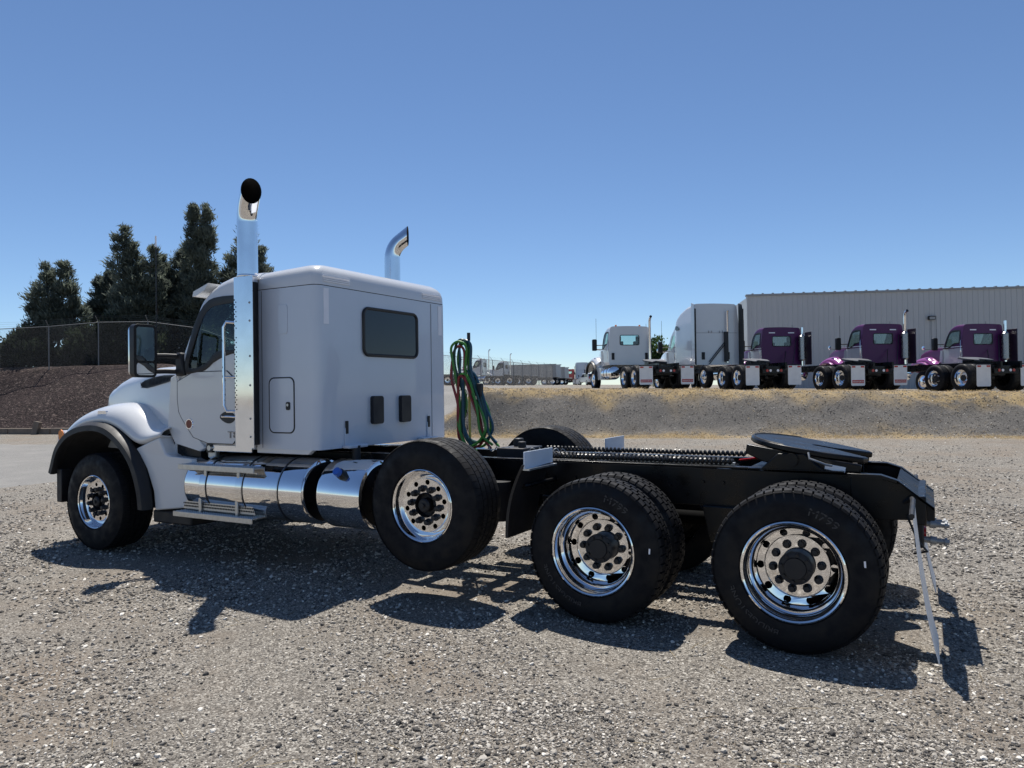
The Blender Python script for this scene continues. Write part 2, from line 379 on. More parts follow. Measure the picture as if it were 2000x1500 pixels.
def build_fender(root, xa, m, flare, side, simple=False):
    s = side; rs = []
    for (ex, ez), (cx, cz), yo in zip(FE, FC, FYO):
        ex += xa-7.6; cx += xa-7.6; L = lambda t, dz=0: (ex+(cx-ex)*t, ez+(cz-ez)*t+dz)
        a = L(0); q = L(.35); c = L(.78); d = L(1.0); e = L(1.02)
        rs.append([(a[0], s*.95, a[1]), (a[0], s*yo, a[1]), (q[0], s*(yo+.005), q[1]), (c[0], s*(yo-.07), c[1]), (d[0], s*(yo-.24), d[1]), (e[0], s*.78, e[1]), (c[0], s*.5, c[1]-.1)])
    f = B().rings(rs, False, False).obj('fender', m, root, 180, sub=2)
    so_ = f.modifiers.new('t', 'SOLIDIFY'); so_.thickness = .012; so_.offset = -1
    # black flare
    rs = []; cx, cz = xa+.02, .58
    fine = [(q.x+xa-7.6, q.z) for q in bez([(a, 0, b) for a, b in FLP], 5)]
    for x, z in fine:
        L = math.hypot(x-cx, z-cz); ux, uz = (x-cx)/L, (z-cz)/L
        rs.append([(x+ux*e, s*y, z+uz*e) for e, y in ((.02, 1.215), (.022, 1.262), (-.012, 1.33), (-.075, 1.335), (-.085, 1.30), (-.06, 1.21))])
    fl = B().rings(rs, True).obj('fender_flare', flare, root, 50)
    if not simple:
        rs = []
        for x, z in fine:
            L = math.hypot(x-cx, z-cz); ux, uz = (x-cx)/L, (z-cz)/L
            rs.append([(x+ux*e, s*y, z+uz*e) for e, y in ((-.04, 1.22), (-.03, .75), (-.05, .45), (-.06, .45), (-.045, 1.22))])
        B().rings(rs, False).obj('wheel_liner', SATIN, root, 50)
    return f
def wheel_meshes(n=64):
    out = {}
    def tyre(Rt, rim, W, rows, pitch, gap, groove, lug, stag, big):
        hw = W/2; prof = [(rim-.004, -.055*W/.28+hw*.2-hw), (rim+.01, -hw+.012*1), (rim+.05, -hw+.002), ((Rt+rim)/2, -hw-.008), (Rt-.075, -hw+.004), (Rt-.045, -hw+.016), (Rt-lug, -hw+.03)]
        prof = [(rim-.004, -hw+.045), (rim+.012, -hw+.012), (rim+.02, -hw+.014), (rim+.024, -hw+.004)]+prof[2:]
        full = prof+[(r, -y) for r, y in reversed(prof)]
        b = B().lathe(full, n)
        tw = W-.06; edges = [-tw/2+tw*i/rows for i in range(rows+1)]
        for k in range(rows):
            y0, y1 = edges[k]+groove/2*(k > 0), edges[k+1]-groove/2*(k < rows-1); sh = (k in (0, rows-1))
            for i in range(pitch):
                off = stag*(k % 2)*.5; a0 = 2*math.pi*(i+off+gap/2)/pitch; a1 = 2*math.pi*(i+off+1-gap/2)/pitch; am = (a0+a1)/2; sk = (a1-a0)*.12*(1 if k % 2 else -1)
                P = lambda r, a, y: (r*math.cos(a), y, r*math.sin(a)); rb, rt = Rt-lug-.004, Rt
                y0b, y1b = y0, y1; rt0 = rt1 = rt
                if k == 0: y0b = y0-.012; rt0 = Rt-.008
                if k == rows-1: y1b = y1+.012; rt1 = Rt-.008
                v = [P(rb, a0, y0b), P(rb, a1, y0b), P(rb, a1+sk, y1b), P(rb, a0+sk, y1b), P(rt0, a0, y0), P(rt0, a1, y0), P(rt1, a1+sk, y1), P(rt1, a0+sk, y1), P(rt0, am, y0), P(rt1, am+sk, y1)]
                b.add(v, [(4, 8, 9, 7), (8, 5, 6, 9), (0, 1, 5, 8, 4), (1, 2, 6, 5), (2, 3, 7, 9, 6), (3, 0, 4, 7)])
        me = b.mesh('tyre'); me.materials.append(TYRE); return me
    out['drive_tyre'] = tyre(.55, .322, .285, 4, 54, .22, .012, .02, 1, False)
    out['steer_tyre'] = tyre(.56, .297, .415, 5, 58, .07, .011, .011, 1, True)
    def disc(b, r0, r1, d, nh, rh, rc, ph=0):
        N = 64; outer = [(r1*math.cos(2*math.pi*i/N), r1*math.sin(2*math.pi*i/N)) for i in range(N)]
        hs = [[(rc*math.cos(2*math.pi*(k+ph)/nh)+rh*math.cos(-2*math.pi*i/14), rc*math.sin(2*math.pi*(k+ph)/nh)+rh*math.sin(-2*math.pi*i/14)) for i in range(14)] for k in range(nh)]
        inner = [(r0*math.cos(-2*math.pi*i/40), r0*math.sin(-2*math.pi*i/40)) for i in range(40)]
        b.prism(outer, -d, -d-.022, 'xz', hs+[inner])
    # drive rim, deep dish
    b = B().lathe([(.328, -.012), (.336, -.002), (.336, .006), (.328, .010), (.318, .004), (.313, -.012), (.303, -.022), (.299, -.05), (.296, -.07), (.280, -.085), (.272, -.10), (.268, -.15), (.267, -.178), (.261, -.190)], 72)
    k0 = len(b.v); disc(b, .216, .262, .2, 10, .026, .239, .3)
    b.v[k0:] = [(x, y+(math.hypot(x, z)-.216)*.2, z) for x, y, z in b.v[k0:]]
    b.lathe([(.217, -.20), (.214, -.21), (.208, -.214)], 64); disc(b, .10, .209, .212, 10, .001, .18)
    me = b.mesh('rim'); me.materials.append(CHROME); out['drive_rim'] = me
    b = B().lathe([(.20, -.26), (.2, -.222), (.115, -.222)], 48)
    me = B().lathe([(.29, -.27), (.23, -.25), (.23, -.24), (.0, -.24)], 48).mesh('drum'); me.materials.append(BLACK); out['drum'] = me
    b = B().lathe([(.108, -.24), (.108, -.15), (.112, -.148), (.112, -.132), (.100, -.122), (.075, -.120), (.072, -.112), (.07, -.108), (0.0001, -.106)], 40)
    for i in range(8):
        a = 2*math.pi*(i+.5)/8; b.cyl((.092*math.cos(a), -.124, .092*math.sin(a)), (.092*math.cos(a), -.108, .092*math.sin(a)), .012, .011, 6)
    me = b.mesh('hub'); me.materials.append(SATIN); out['drive_hub'] = me
    me = B().lathe([(.031, .0), (.031, .008), (.024, .012), (.024, .042), (.018, .05), (.0001, .052)], 10).mesh('nut'); me.materials.append(SATIN); out['nut'] = me
    # steer / lift rim
    b = B().lathe([(.301, -.012), (.309, -.002), (.309, .006), (.302, .010), (.293, .003), (.289, -.02), (.280, -.034), (.274, -.07), (.262, -.088), (.240, -.094), (.230, -.085), (.2285, -.062), (.223, -.055)], 72)
    disc(b, .105, .224, .054, 10, .0225, .1965, 0)
    me = b.mesh('rim'); me.materials.append(CHROME); out['steer_rim'] = me
    b = B().lathe([(.107, -.2), (.107, -.05), (.098, -.035), (.094, -.05), (.092, -.09), (.06, -.09), (.058, -.03), (.045, -.018), (.02, -.016), (.018, 0), (.0001, .001)], 40)
    me = b.mesh('hub'); me.materials.append(SATIN); out['steer_hub'] = me
    # plain background wheel
    me = B().lathe([(.31, 0), (.30, -.03), (.285, -.07), (.27, -.15), (.235, -.165), (.2, -.17), (.12, -.17), (.11, -.10), (.0001, -.095)], 28).mesh('bg_rim'); me.materials.append(CHROME); out['bg_rim'] = me
    me = B().lathe([(.31, 0), (.30, -.03), (.285, -.04), (.26, -.03), (.14, -.01), (.12, .03), (.08, .04), (.0001, .04)], 28).mesh('bg_rim_front'); me.materials.append(CHROME); out['bg_rim_front'] = me
    me = B().lathe([(.115, -.169), (.115, -.08), (.09, -.07), (.0001, -.07)], 20).mesh('bg_hub'); me.materials.append(SATIN); out['bg_hub'] = me
    p = [(.30, -.10), (.31, -.135), (.40, -.145), (.47, -.14), (.505, -.12), (.52, -.09)]
    q = p+[(.52, -.06), (.508, -.058), (.508, -.05), (.52, -.048), (.52, -.004), (.508, -.003)]
    me = B().lathe(q+[(r, -y) for r, y in reversed(q)], 36).mesh('bg_tyre'); me.materials.append(TYRE); out['bg_tyre'] = me
    for k, m in out.items():
        m.polygons.foreach_set('use_smooth', [True]*len(m.polygons)); m.set_sharp_from_angle(angle=R(38))
    return out
WM = wheel_meshes()
def put(name, me, parent, loc=(0, 0, 0), rot=(0, 0, 0)):
    o = bpy.data.objects.new(name, me); col.objects.link(o); o.parent = parent; o.location = loc; o.rotation_euler = rot; return o
def arc_text(s, size, r, a_mid, parent, y, name, m, depth=.004, spacing=1.15):
    v, f = text_mesh(s, size, depth); w_ = max(p[0] for p in v)
    out = []
    for x, yy, z in v:
        a = R(a_mid)-(x-w_/2)*spacing/r; rad = r+yy
        out.append((rad*-math.cos(a), y+z, rad*math.sin(a)))
    return B().add(out, f).obj(name, m, parent, 0)
def drive_wheel(root, x, side, letters=True):
    s = 1 if side > 0 else -1; rz = 0 if side > 0 else math.pi
    w = put('wheel', WM['drive_rim'], root, (x, s*1.2, .545), (0, R(random.uniform(0, 40)) if side > 0 else 0, rz))
    put('tyre', WM['drive_tyre'], w, (0, -.135, 0)); put('tyre', WM['drive_tyre'], w, (0, -.135-.345, 0), (0, .05, 0)); put('brake_drum', WM['drum'], w); put('hub', WM['drive_hub'], w)
    if side > 0:
        for i in range(10):
            a = 2*math.pi*(i+.2)/10; put('lug_nut', WM['nut'], w, (.158*math.cos(a), -.216, .158*math.sin(a)))
        r0 = -w.rotation_euler.y
        for txt, sz, a, rad in (('M799', .075, 62, .40), ('BRIDGESTONE', .055, 228, .40)):
            t = arc_text(txt, sz, rad, a-180 if False else a, w, .0125, 'sidewall_lettering', LETTER)
            t.rotation_euler = (0, r0, 0)
        t = B().box(-.02, .02, .0125, .014, -.006, .006).obj('tyre_tag', TAPE, w, 0); t.location = (-.46*math.cos(r0+.0), 0, 0); t.rotation_euler = (0, R(80), 0)
    return w
def steer_wheel(root, x, y, z, side, rot=0):
    w = put('wheel', WM['steer_rim'], root, (x, y, z), (0, rot, 0 if side > 0 else math.pi))
    put('tyre', WM['steer_tyre'], w, (0, -.19, 0)); put('brake_drum', WM['drum'], w, (0, .05, 0)); put('hub', WM['steer_hub'], w)
    if side > 0:
        for i in range(10):
            a = 2*math.pi*(i+.5)/10; put('lug_nut', WM['nut'], w, (.1425*math.cos(a), -.056, .1425*math.sin(a)))
        t = arc_text('BRIDGESTONE', .055, .41, 215, w, .0185, 'sidewall_lettering', LETTER)
        t = arc_text('BRIDGESTONE', .055, .41, 20, w, .0185, 'sidewall_lettering', LETTER)
    return w

# ---------------------------------------------------------------- the white truck in front
T = thing('semi_truck', 'white sleeper tractor with polished stacks and bare black frame on the gravel', 'truck', (0, -1.2, 0))
X0 = 5.25
build_cab(T, X0, 'cab', WHITE)
# lower front cowl and door seam
for s in (1, -1):
    B().prism([(6.46, 2.0), (6.56, 1.97), (6.62, 1.4), (6.5, 1.24), (6.08, 1.16), (6.0, 1.2), (6.3, 1.5)], s*.98, s*1.052).obj('cowl_side', WHITE, T, bevel=.012)
    doorp = smooth_poly([(5.36, 1.25), (5.36, 2.02), (6.44, 2.02), (6.44, 1.62), (6.36, 1.50), (6.12, 1.25)], 1)
    d = B().prism(doorp, s*1.040, s*1.0575).obj('door', WHITE, T, bevel=.006)
    B().tube([(p[0], s*1.052, p[1]) for p in doorp], .0065, 5, closed=True).obj('door_seam', GASKET, d)
    B().prism(smooth_poly([(5.50, 1.51), (5.58, 1.46), (5.68, 1.48), (5.76, 1.535), (5.68, 1.59), (5.58, 1.60), (5.50, 1.55)], 2), s*1.05, s*1.062).obj('handle_recess', GASKET, d)
    B().tube([(5.48, s*1.066, 1.535), (5.58, s*1.075, 1.54), (5.70, s*1.07, 1.54)], .013, 8).obj('door_handle', CHROME, d)
    em = B().cyl((6.235, s*1.055, 1.455), (6.235, s*1.066, 1.455), .062, .058, 24).obj('round_emblem', CHROME, d); em['label'] = 'round chrome and red emblem'
    B().cyl((6.235, s*1.060, 1.455), (6.235, s*1.068, 1.455), .046, .046, 20).obj('emblem_field', mat('emblem_red', (.16, .05, .04), .3, .5), d)
v, f = text_mesh('T880', .135, .01)
t = B().add([(5.62-x, 1.062+z, 1.315+y*.75) for x, y, z in v], f).obj('door_lettering', mat('chrome_letters', (.25, .25, .27), .2, .8), T, 0)
B().box(5.30, 6.0, 1.0, 1.03, 1.165, 1.235).obj('polished_sill', CHROME2, T, bevel=.006)
B().cyl((5.93, 1.03, 1.2), (5.93, 1.055, 1.2), .032, .028, 16).obj('sill_lock', ALU, T)
B().box(5.9, 5.99, 1.0, 1.036, 1.15, 1.245).obj('sill_bracket', GASKET, T)
# visor, marker lights, roof brow
rs = []
for i in range(13):
    y = -1.0+i/6; k = 1-(y/1.0)**2*.16
    rs.append([(X0+.70+.04*k, y, 2.985), (X0+.96+.02*k, y, 2.91), (X0+.97+.03*k, y, 2.855), (X0+.93, y, 2.86), (X0+.80, y, 2.91)])
B().rings(rs).obj('sun_visor', WHITE, T, 40)
for y in (-.72, -.36, 0, .36, .72):
    B().prism(rr(X0+.33, X0+.47, y-.04, y+.04, .03), 3.06, 3.105, 'xy').obj('roof_marker_light', AMBER, T, bevel=.01)
HX = 6.49
build_hood(T, HX, WHITE)
for s in (1, -1):
    build_fender(T, 7.6, WHITE, SATIN, s)
    # rear lower fender panel
    p = B(); outl = [(6.96, 1.175), (6.74, 1.255), (6.585, 1.31), (6.5, 1.13), (6.42, 1.10), (6.12, 1.08), (6.09, .56), (6.66, .50), (6.68, .72), (6.77, .95), (6.88, 1.1)]
    p.prism(outl, s*.75, s*1.19); o = p.obj('rear_fender_panel', WHITE, T, bevel=.02, seg=3)
    for v_ in o.data.vertices:
        if abs(v_.co.y) > 1.0: v_.co.y = s*interp(v_.co.x, [6.05, 6.5, 6.75, 7.0], [1.09, 1.165, 1.205, 1.225])
    B().prism([(6.70, 1.30), (6.56, 1.18), (6.5, 1.09), (6.1, 1.10), (6.1, 1.17), (6.5, 1.22), (6.6, 1.36)], s*.80, s*1.02).obj('fender_gap_panel', BLACK, T)
    # hood vent
    g = B(); pts = [(6.60, 1.995), (7.10, 1.955), (7.42, 1.925), (7.33, 1.835), (6.60, 1.945)]
    loop = smooth_poly([(6.58, 2.00), (6.95, 2.005), (7.42, 1.935), (7.33, 1.845), (6.95, 1.895), (6.58, 1.955)], 1)
    hy = lambda x, z: s*(hoodw(x-HX)*interp(z, [1.0, 1.7, 2.2], [1.04, 1.0, .93])+.012)
    o2 = [(x, hy(x, z), z) for x, z in loop]; g.add(o2+[(x, y-s*.03, z) for x, y, z in o2], [tuple(range(len(o2)))]+[(i, (i+1) % len(o2), len(o2)+(i+1) % len(o2), len(o2)+i) for i in range(len(o2))])
    v_ = g.obj('hood_vent', SATIN, T, 0)
    gg = B()
    for i in range(26):
        x = 6.62+i*.03; z0 = interp(x, [6.58, 6.95, 7.33], [1.957, 1.897, 1.85])+.012; z1 = interp(x, [6.58, 6.95, 7.4], [1.998, 2.0, 1.937])-.012
        if z1 > z0: gg.tube([(x, hy(x, z0)+s*.002, z0), (x+.02, hy(x, z1)+s*.002, z1)], .0035, 4)
    gg.obj('vent_mesh', SATIN, v_)
    e = B().prism(rr(7.50, 7.66, 1.545, 1.60, .012), s*1.185, s*1.215).obj('fender_emblem', CHROME, T, bevel=.004)
    e.rotation_euler = (0, 0, 0)
    B().prism(smooth_poly([(8.30, 1.20), (8.50, 1.05), (8.56, 1.25), (8.44, 1.40)], 2), s*.95, s*1.19).obj('headlight', mat('lamp_lens', (.6, .6, .62), .08, .3), T, bevel=.02)
    B().prism(smooth_poly([(8.38, 1.26), (8.47, 1.22), (8.50, 1.34), (8.42, 1.38)], 1), s*1.19, s*1.205).obj('turn_signal', AMBER, T)
    # mirror
    mx = 6.44; y0, y1 = 1.30, 1.565
    mo = B().prism(rr(y0, y1, 1.965, 2.53, .05), mx, mx+.075, 'yz')
    if s < 0: mo.v = [(x, -y, z) for x, y, z in mo.v]
    mo = mo.obj('mirror', GASKET, T, bevel=.03, seg=3)
    B().prism([(s*y, z) for y, z in rr(y0+.012, y1-.012, 1.98, 2.515, .05)], mx+.07, mx+.115, 'yz').obj('mirror_shell', CHROME2, mo, bevel=.03, seg=3)
    for z0, z1, nm in ((2.14, 2.50, 'mirror_glass'), (1.99, 2.12, 'mirror_convex_glass')):
        B().prism([(s*y, z) for y, z in rr(y0+.03, y1-.03, z0, z1, .03)], mx-.003, mx+.004, 'yz').obj(nm, MIRROR, mo)
    for z in (2.20, 2.03):
        B().tube([(mx+.05, s*1.32, z), (mx+.03, s*1.18, z+.005), (mx-.04, s*1.0, z)], .026, 8).obj('mirror_arm', SATIN, T)
    B().prism([(6.30, 1.99), (6.44, 1.98), (6.44, 2.24), (6.36, 2.24)], s*1.0, s*1.075).obj('mirror_mount', SATIN, T, bevel=.015)
    if s > 0:
        an = B().tube([(6.455, 1.29, 2.15), (6.455, 1.29, 3.40)], .006, 6).obj('antenna', SATIN, T)
        B().cyl((6.455, 1.29, 3.38), (6.455, 1.29, 3.5), .009, .009, 8).obj('antenna_tip', TAPE, an)
    # stack
    sx, sy = 5.175, s*1.165
    def rsq(hx, hy_, r): return rr(-hx, hx, -hy_, hy_, r, 6)
    arc = [(.115, -.10), (.115, .055)]+[(.065+.05*math.cos(R(k*15)), .055+.05*math.sin(R(k*15))) for k in range(1, 6)]+[(.065, .105), (-.185, .105)]
    arc = arc+[(a-.004 if b_ < .104 else a, b_-.004) for a, b_ in reversed(arc)]
    sh = B().rings([[(sx+a, sy+s*b_, z) for a, b_ in arc] for z in (1.24, 2.945)]).obj('heat_shield', CHROME2, T, 25)
    B().cyl((sx, sy-s*.02, 1.26), (sx, sy-s*.02, 2.95), .088, n=24).obj('muffler', SATIN, T)
    pf = B()
    for i in range(46):
        z = 1.62+.024*i+(.0 if i < 36 else .02)
        if 30 < i < 34: continue
        x = sx+.055+(.022 if i % 2 else 0); pf.cyl((x, sy+s*.1045, z), (x, sy+s*.1062, z), .0075, n=8)
        x = sx+.1152; pf.cyl((x, sy+s*(.02+.02*(i % 2)), z), (x+.0015, sy+s*(.02+.02*(i % 2)), z), .0075, n=8)
    pf = pf.obj('shield_perforation', GASKET, sh); pf['kind'] = 'stuff'
    for z in (2.68, 2.50, 2.15, 1.86, 1.53, 1.35):
        B().cyl((sx-.14, sy+s*.104, z), (sx-.14, sy+s*.111, z), .013, .009, 10).obj('shield_bolt', STEEL, sh)
    a0 = (-.87, s*.49)
    path = [(sx, sy, 2.9), (sx, sy, 3.2), (sx, sy, 3.50)]
    for k in range(1, 9):
        t = k/8*R(52); path.append((sx+a0[0]*.26*(1-math.cos(t)), sy+a0[1]*.26*(1-math.cos(t)), 3.50+.26*math.sin(t)))
    lx, ly, lz = path[-1]; td = Vector((a0[0]*math.sin(R(52)), a0[1]*math.sin(R(52)), math.cos(R(52))))
    st = B().tube(path, .1, 24, cap=False)
    ring = [Vector(p) for p in st.v[-24:]]; nrm = Vector((a0[0], a0[1], 0)); far = max(p.dot(nrm) for p in ring)+.035
    end = [p+td*((far-p.dot(nrm))/td.dot(nrm)) for p in ring]
    o0 = len(st.v)-24; st.add(end, []); st.f += [(o0+i, o0+(i+1) % 24, o0+24+(i+1) % 24, o0+24+i) for i in range(24)]
    st = st.obj('exhaust_stack', CHROME2, T, 60); k = st.modifiers.new('t', 'SOLIDIFY'); k.thickness = .003; k.offset = -1; k.use_rim = False; st.data.materials.append(mat('soot', (.008, .008, .008), .45)); k.material_offset = 1
    sr = B().lathe([(.1005, 0), (.104, .006), (.104, .02), (.1005, .026)], 24).obj('seam_ring', CHROME2, st)
    sr.rotation_euler = (R(90), 0, 0); sr.location = (sx, sy, 2.95)
    # grab handle
    gx_, gy_ = 5.385, s*1.235
    B().tube([(gx_-.06, gy_-s*.05, 2.50), (gx_+.03, gy_, 2.51), (gx_+.06, gy_+s*.01, 2.46), (gx_+.06, gy_+s*.01, 1.66), (gx_+.03, gy_, 1.60), (gx_-.06, gy_-s*.05, 1.60)], .016, 8).obj('grab_handle', CHROME, T)
    B().tube([(gx_+.06, gy_+s*.01, 1.95), (gx_-.05, gy_-s*.05, 1.95)], .011, 8).obj('grab_handle_strut', CHROME, T)
# sleeper
def rbox(x0, x1, hw, rf, rr_, n=7):
    out = []
    for cx, cy, r, a0 in ((x1-rf, hw-rf, rf, 0), (x0+rr_, hw-rr_, rr_, 90), (x0+rr_, -hw+rr_, rr_, 180), (x1-rf, -hw+rf, rf, 270)):
        for i in range(n+1):
            a = R(a0+90*i/n); out.append((cx+r*math.cos(a), cy+r*math.sin(a)))
    return out
SX0, SX1, SW = 4.31, 5.155, 1.097
B().rings([[(x, y, z) for x, y in rbox(SX0, SX1, SW, .03, .085)] for z in (1.22, 1.6, 2.0, 2.4, 2.822)]).obj('sleeper', WHITE_SHADE, T, 30)
roof = [[(x, y, z) for x, y in rbox(SX0+i, SX1-i*.35, SW-i, max(.03, .06-i*.1),   .085+i*.3)] for z, i in ((2.83, .001), (2.90, .004), (2.96, .018), (3.0, .045), (3.03, .085), (3.045, .14), (3.052, .22))]
for rg in roof:
    for i, (x, y, z) in enumerate(rg): rg[i] = (x, y, z+.02*max(0, z-2.83)/.22*(1-(y/1.1)**2)-.03*max(0, (z-2.9)/.15)*((x-4.4)/.7)*(x > 4.4))
B().rings(roof).obj('sleeper_roof', WHITE, T, 60)
B().rings([[(x, y, z) for x, y in rbox(SX0+.006, SX1-.006, SW-.006, .03, .085)] for z in (2.815, 2.835)]).obj('roof_seam', GASKET, T)
for s in (1, -1):
    B().prism([(5.15, 1.225), (5.15, 1.175), (4.45, 1.175), (4.38, 1.225)], s*1.03, s*1.092).obj('sleeper_skirt', WHITE, T, bevel=.008)
    B().prism(rr(4.62, 4.95, 1.39, 1.925, .06), s*1.0965, s*1.1035).obj('luggage_door', WHITE_SHADE, T, bevel=.003)
    ld = B().tube([(x, s*1.099, z) for x, z in rr(4.615, 4.955, 1.385, 1.93, .06)], .007, 5, closed=True).obj('luggage_door_seal', GASKET, T)
    B().prism(rr(4.665, 4.715, 1.61, 1.69, .015), s*1.103, s*1.114).obj('luggage_latch', GASKET, T, bevel=.004)
    B().cyl((4.69, s*1.114, 1.66), (4.69, s*1.118, 1.66), .014, n=12).obj('latch_lock', ALU, T)
    B().prism(rr(4.695, 4.825, 2.365, 2.655, .025), s*1.0965, s*1.104).obj('blank_panel', WHITE_SHADE, T, bevel=.005)
    B().box(5.055, 5.06, s*1.0965, s*1.099, 1.23, 2.81).obj('panel_seam', GASKET, T, 0)
    for k in range(4):
        z = 2.865+k*.017; y0, y1 = (s*.62, s*1.0); B().box(SX0-.003-.002, SX0+.002, min(y0, y1), max(y0, y1), z, z+.010).obj('tape_strip', TAPE, T, 0)
    B().box(SX0-.004, SX0+.002, s*.965-.035, s*.965+.035, 2.45, 2.80).obj('tape_strip', TAPE, T, 0)
    if s < 0: B().box(SX0-.006, SX0+.002, s*.78-.003, s*.78+.003, 1.24, 2.81).obj('panel_seam', mat('seam_grey', (.35, .36, .38), .5), T, 0)
    # vents and latches on the rear wall
    yc = s*.24
    B().prism(rr(yc-.085, yc+.085, 1.44, 1.735, .03), SX0-.045, SX0+.01, 'yz').obj('air_vent', SATIN, T, bevel=.018, seg=2)
    B().box(SX0-.012, SX0, s*.70-.03, s*.70+.03, 1.235, 1.42).obj('cab_mount_bracket', WHITE_SHADE, T, bevel=.006)
    B().box(SX0-.02, SX0-.006, s*.70-.018, s*.70+.018, 1.36, 1.49).obj('mount_latch', SATIN, T, bevel=.004)
    B().cyl((SX0-.06, s*.62, 1.0), (SX0-.06, s*.62, 1.24), .045, n=14).obj('cab_air_spring', SATIN, T)
    B().box(SX0-.10, SX0-.005, s*.62-.14, s*.62+.14, 1.215, 1.25).obj('cab_mount_beam', WHITE_SHADE, T, bevel=.01)
wp = rr(-.49, .43, 2.165, 2.655, .07)
wo = B().prism(wp, SX0-.012, SX0+.004, 'yz').obj('sleeper_window', DGLASS, T, bevel=.003)
B().tube([(SX0-.012, y, z) for y, z in wp], .017, 6, closed=True).obj('window_seal', GASKET, wo)
B().box(SX1, X0, -.9, .9, 1.3, 2.95).obj('cab_sleeper_boot', SATIN, T)
# chassis
for s in (1, -1):
    B().prism([(-.33, 1.125), (8.35, 1.165), (8.35, .87), (-.33, .825)], s*.425, s*.45).box(-.33, 8.3, min(s*.36, s*.45), max(s*.36, s*.45), 1.135, 1.15).obj('frame_rail', BLACK, T, bevel=.004)
    B().prism([(-.30, 1.14), (-.5, 1.135), (-.60, 1.10), (-.83, .92), (-.83, .83), (-.40, .81), (-.30, .83)], s*.43, s*.47).obj('tail_plate', BLACK, T, bevel=.006)
    B().prism([(-.28, 1.142), (-.5, 1.138), (-.61, 1.102), (-.83, .925), (-.83, .90), (-.62, 1.075), (-.5, 1.11), (-.28, 1.115)], s*.43, s*.52).obj('tail_flange', BLACK, T, bevel=.004)
    for x, zz in ((.2, 1.0), (.35, .93), (.62, 1.02), (.78, 1.02), (1.05, .98), (1.25, .98), (1.9, 1.0), (2.1, 1.0), (2.4, .95), (-.6, .92), (-.52, .98)):
        B().cyl((x, s*.45, zz), (x, s*.468, zz), .016, .014, 8).obj('frame_bolt', BLACK, T)
    for x in (.0, 1.43):
        B().cyl((x+.32, s*.52, .52), (x+.32, s*.52, .84), .13, .12, 20).obj('air_spring', SATIN, T)
        B().prism([(x-.42, .62), (x-.30, .78), (x-.22, .82), (x+.1, .60), (x+.45, .55), (x+.45, .47), (x, .46)], s*.47, s*.56).obj('suspension_arm', BLACK, T, bevel=.01)
        B().prism([(x+.50, .84), (x+.78, .84), (x+.72, .55), (x+.58, .55)], s*.44, s*.50).obj('spring_hanger', BLACK, T, bevel=.01)
        B().cyl((x+.22, s*.62, .5), (x+.1, s*.56, 1.0), .035, n=12).obj('shock_absorber', SATIN, T)
        B().cyl((x-.22, s*.70, .62), (x-.02, s*.70, .62), .085, n=18).obj('brake_chamber', SATIN, T)
B().box(-.78, -.70, -.52, .52, .80, 1.0).obj('tail_crossmember', BLACK, T, bevel=.01)
B().prism([(-.83, .905), (-.60, 1.085), (-.60, 1.10), (-.83, .92)], -.52, .52).obj('tail_cover', BLACK, T)
for x in (.35, .7, 1.9, 2.6, 3.6, 4.6, 5.6, 6.6):
    B().box(x-.05, x+.05, -.43, .43, .88, 1.10).obj('crossmember', BLACK, T, bevel=.01)
for x in (0, 1.43):
    B().cyl((x, -1.0, .545), (x, 1.0, .545), .075, n=16).lathe([(.001, -.17), (.12, -.15), (.19, -.06), (.19, .06), (.12, .15), (.001, .17)], 20, (x, 0, .56)).obj('axle', BLACK, T)
    for s in (1, -1): drive_wheel(T, x, s)
B().tube([(1.43, 0, .65), (0, 0, .65)], .06, 12).tube([(1.5, 0, .68), (5.2, 0, .8)], .065, 12).obj('driveshaft', MATTE, T)
B().cyl((2.93, -1.0, .81), (2.93, 1.0, .81), .07, n=14).obj('lift_axle', BLACK, T); B().cyl((7.6, -1.0, .52), (7.6, 1.0, .52), .06, n=14).obj('front_axle', BLACK, T)
for s in (1, -1):
    steer_wheel(T, 2.93, s*1.31, .81, s, .2); steer_wheel(T, 7.6, s*1.305, .552, s, .5)
    B().cyl((2.62, s*.56, .6), (2.62, s*.56, .95), .12, n=18).obj('lift_bag', SATIN, T)
    B().prism([(2.55, .84), (3.35, .84), (3.3, .66), (2.95, .60), (2.6, .66)], s*.46, s*.54).obj('lift_axle_hanger', BLACK, T, bevel=.01)
# quarter fenders with the pale plates on top
for s in (1, -1):
    rs = []
    for i in range(13):
        a = R(110+i*-5.2); t = i/12
        x = 1.43+.80*math.cos(R(18+48*t)); z = .55+.80*math.sin(R(18+48*t)); x = 2.20-.16*t**2.2; z = .57+.60*t
        rs.append([(x, s*.62, z), (x, s*1.13, z), (x+.02, s*1.14, z), (x+.02, s*.61, z)])
    qf = B().rings(rs).obj('quarter_fender', SATIN, T, 60)
    pl = B().prism([(s*.61, 1.15), (s*1.125, 1.135), (s*1.125, 1.275), (s*.61, 1.275)], 2.04, 2.052, 'yz').obj('fender_top_plate', PLASTICSHEET, T, bevel=.002); pl['label'] = 'pale protective sheet on top of fender'
    B().box(2.0, 2.07, min(s*.61, s*1.12), max(s*.61, s*1.12), 1.125, 1.14).obj('fender_bracket', ALU, T)
    B().tube([(2.1, s*.45, .98), (2.12, s*1.0, .98)], .02, 8).obj('fender_arm', BLACK, T)
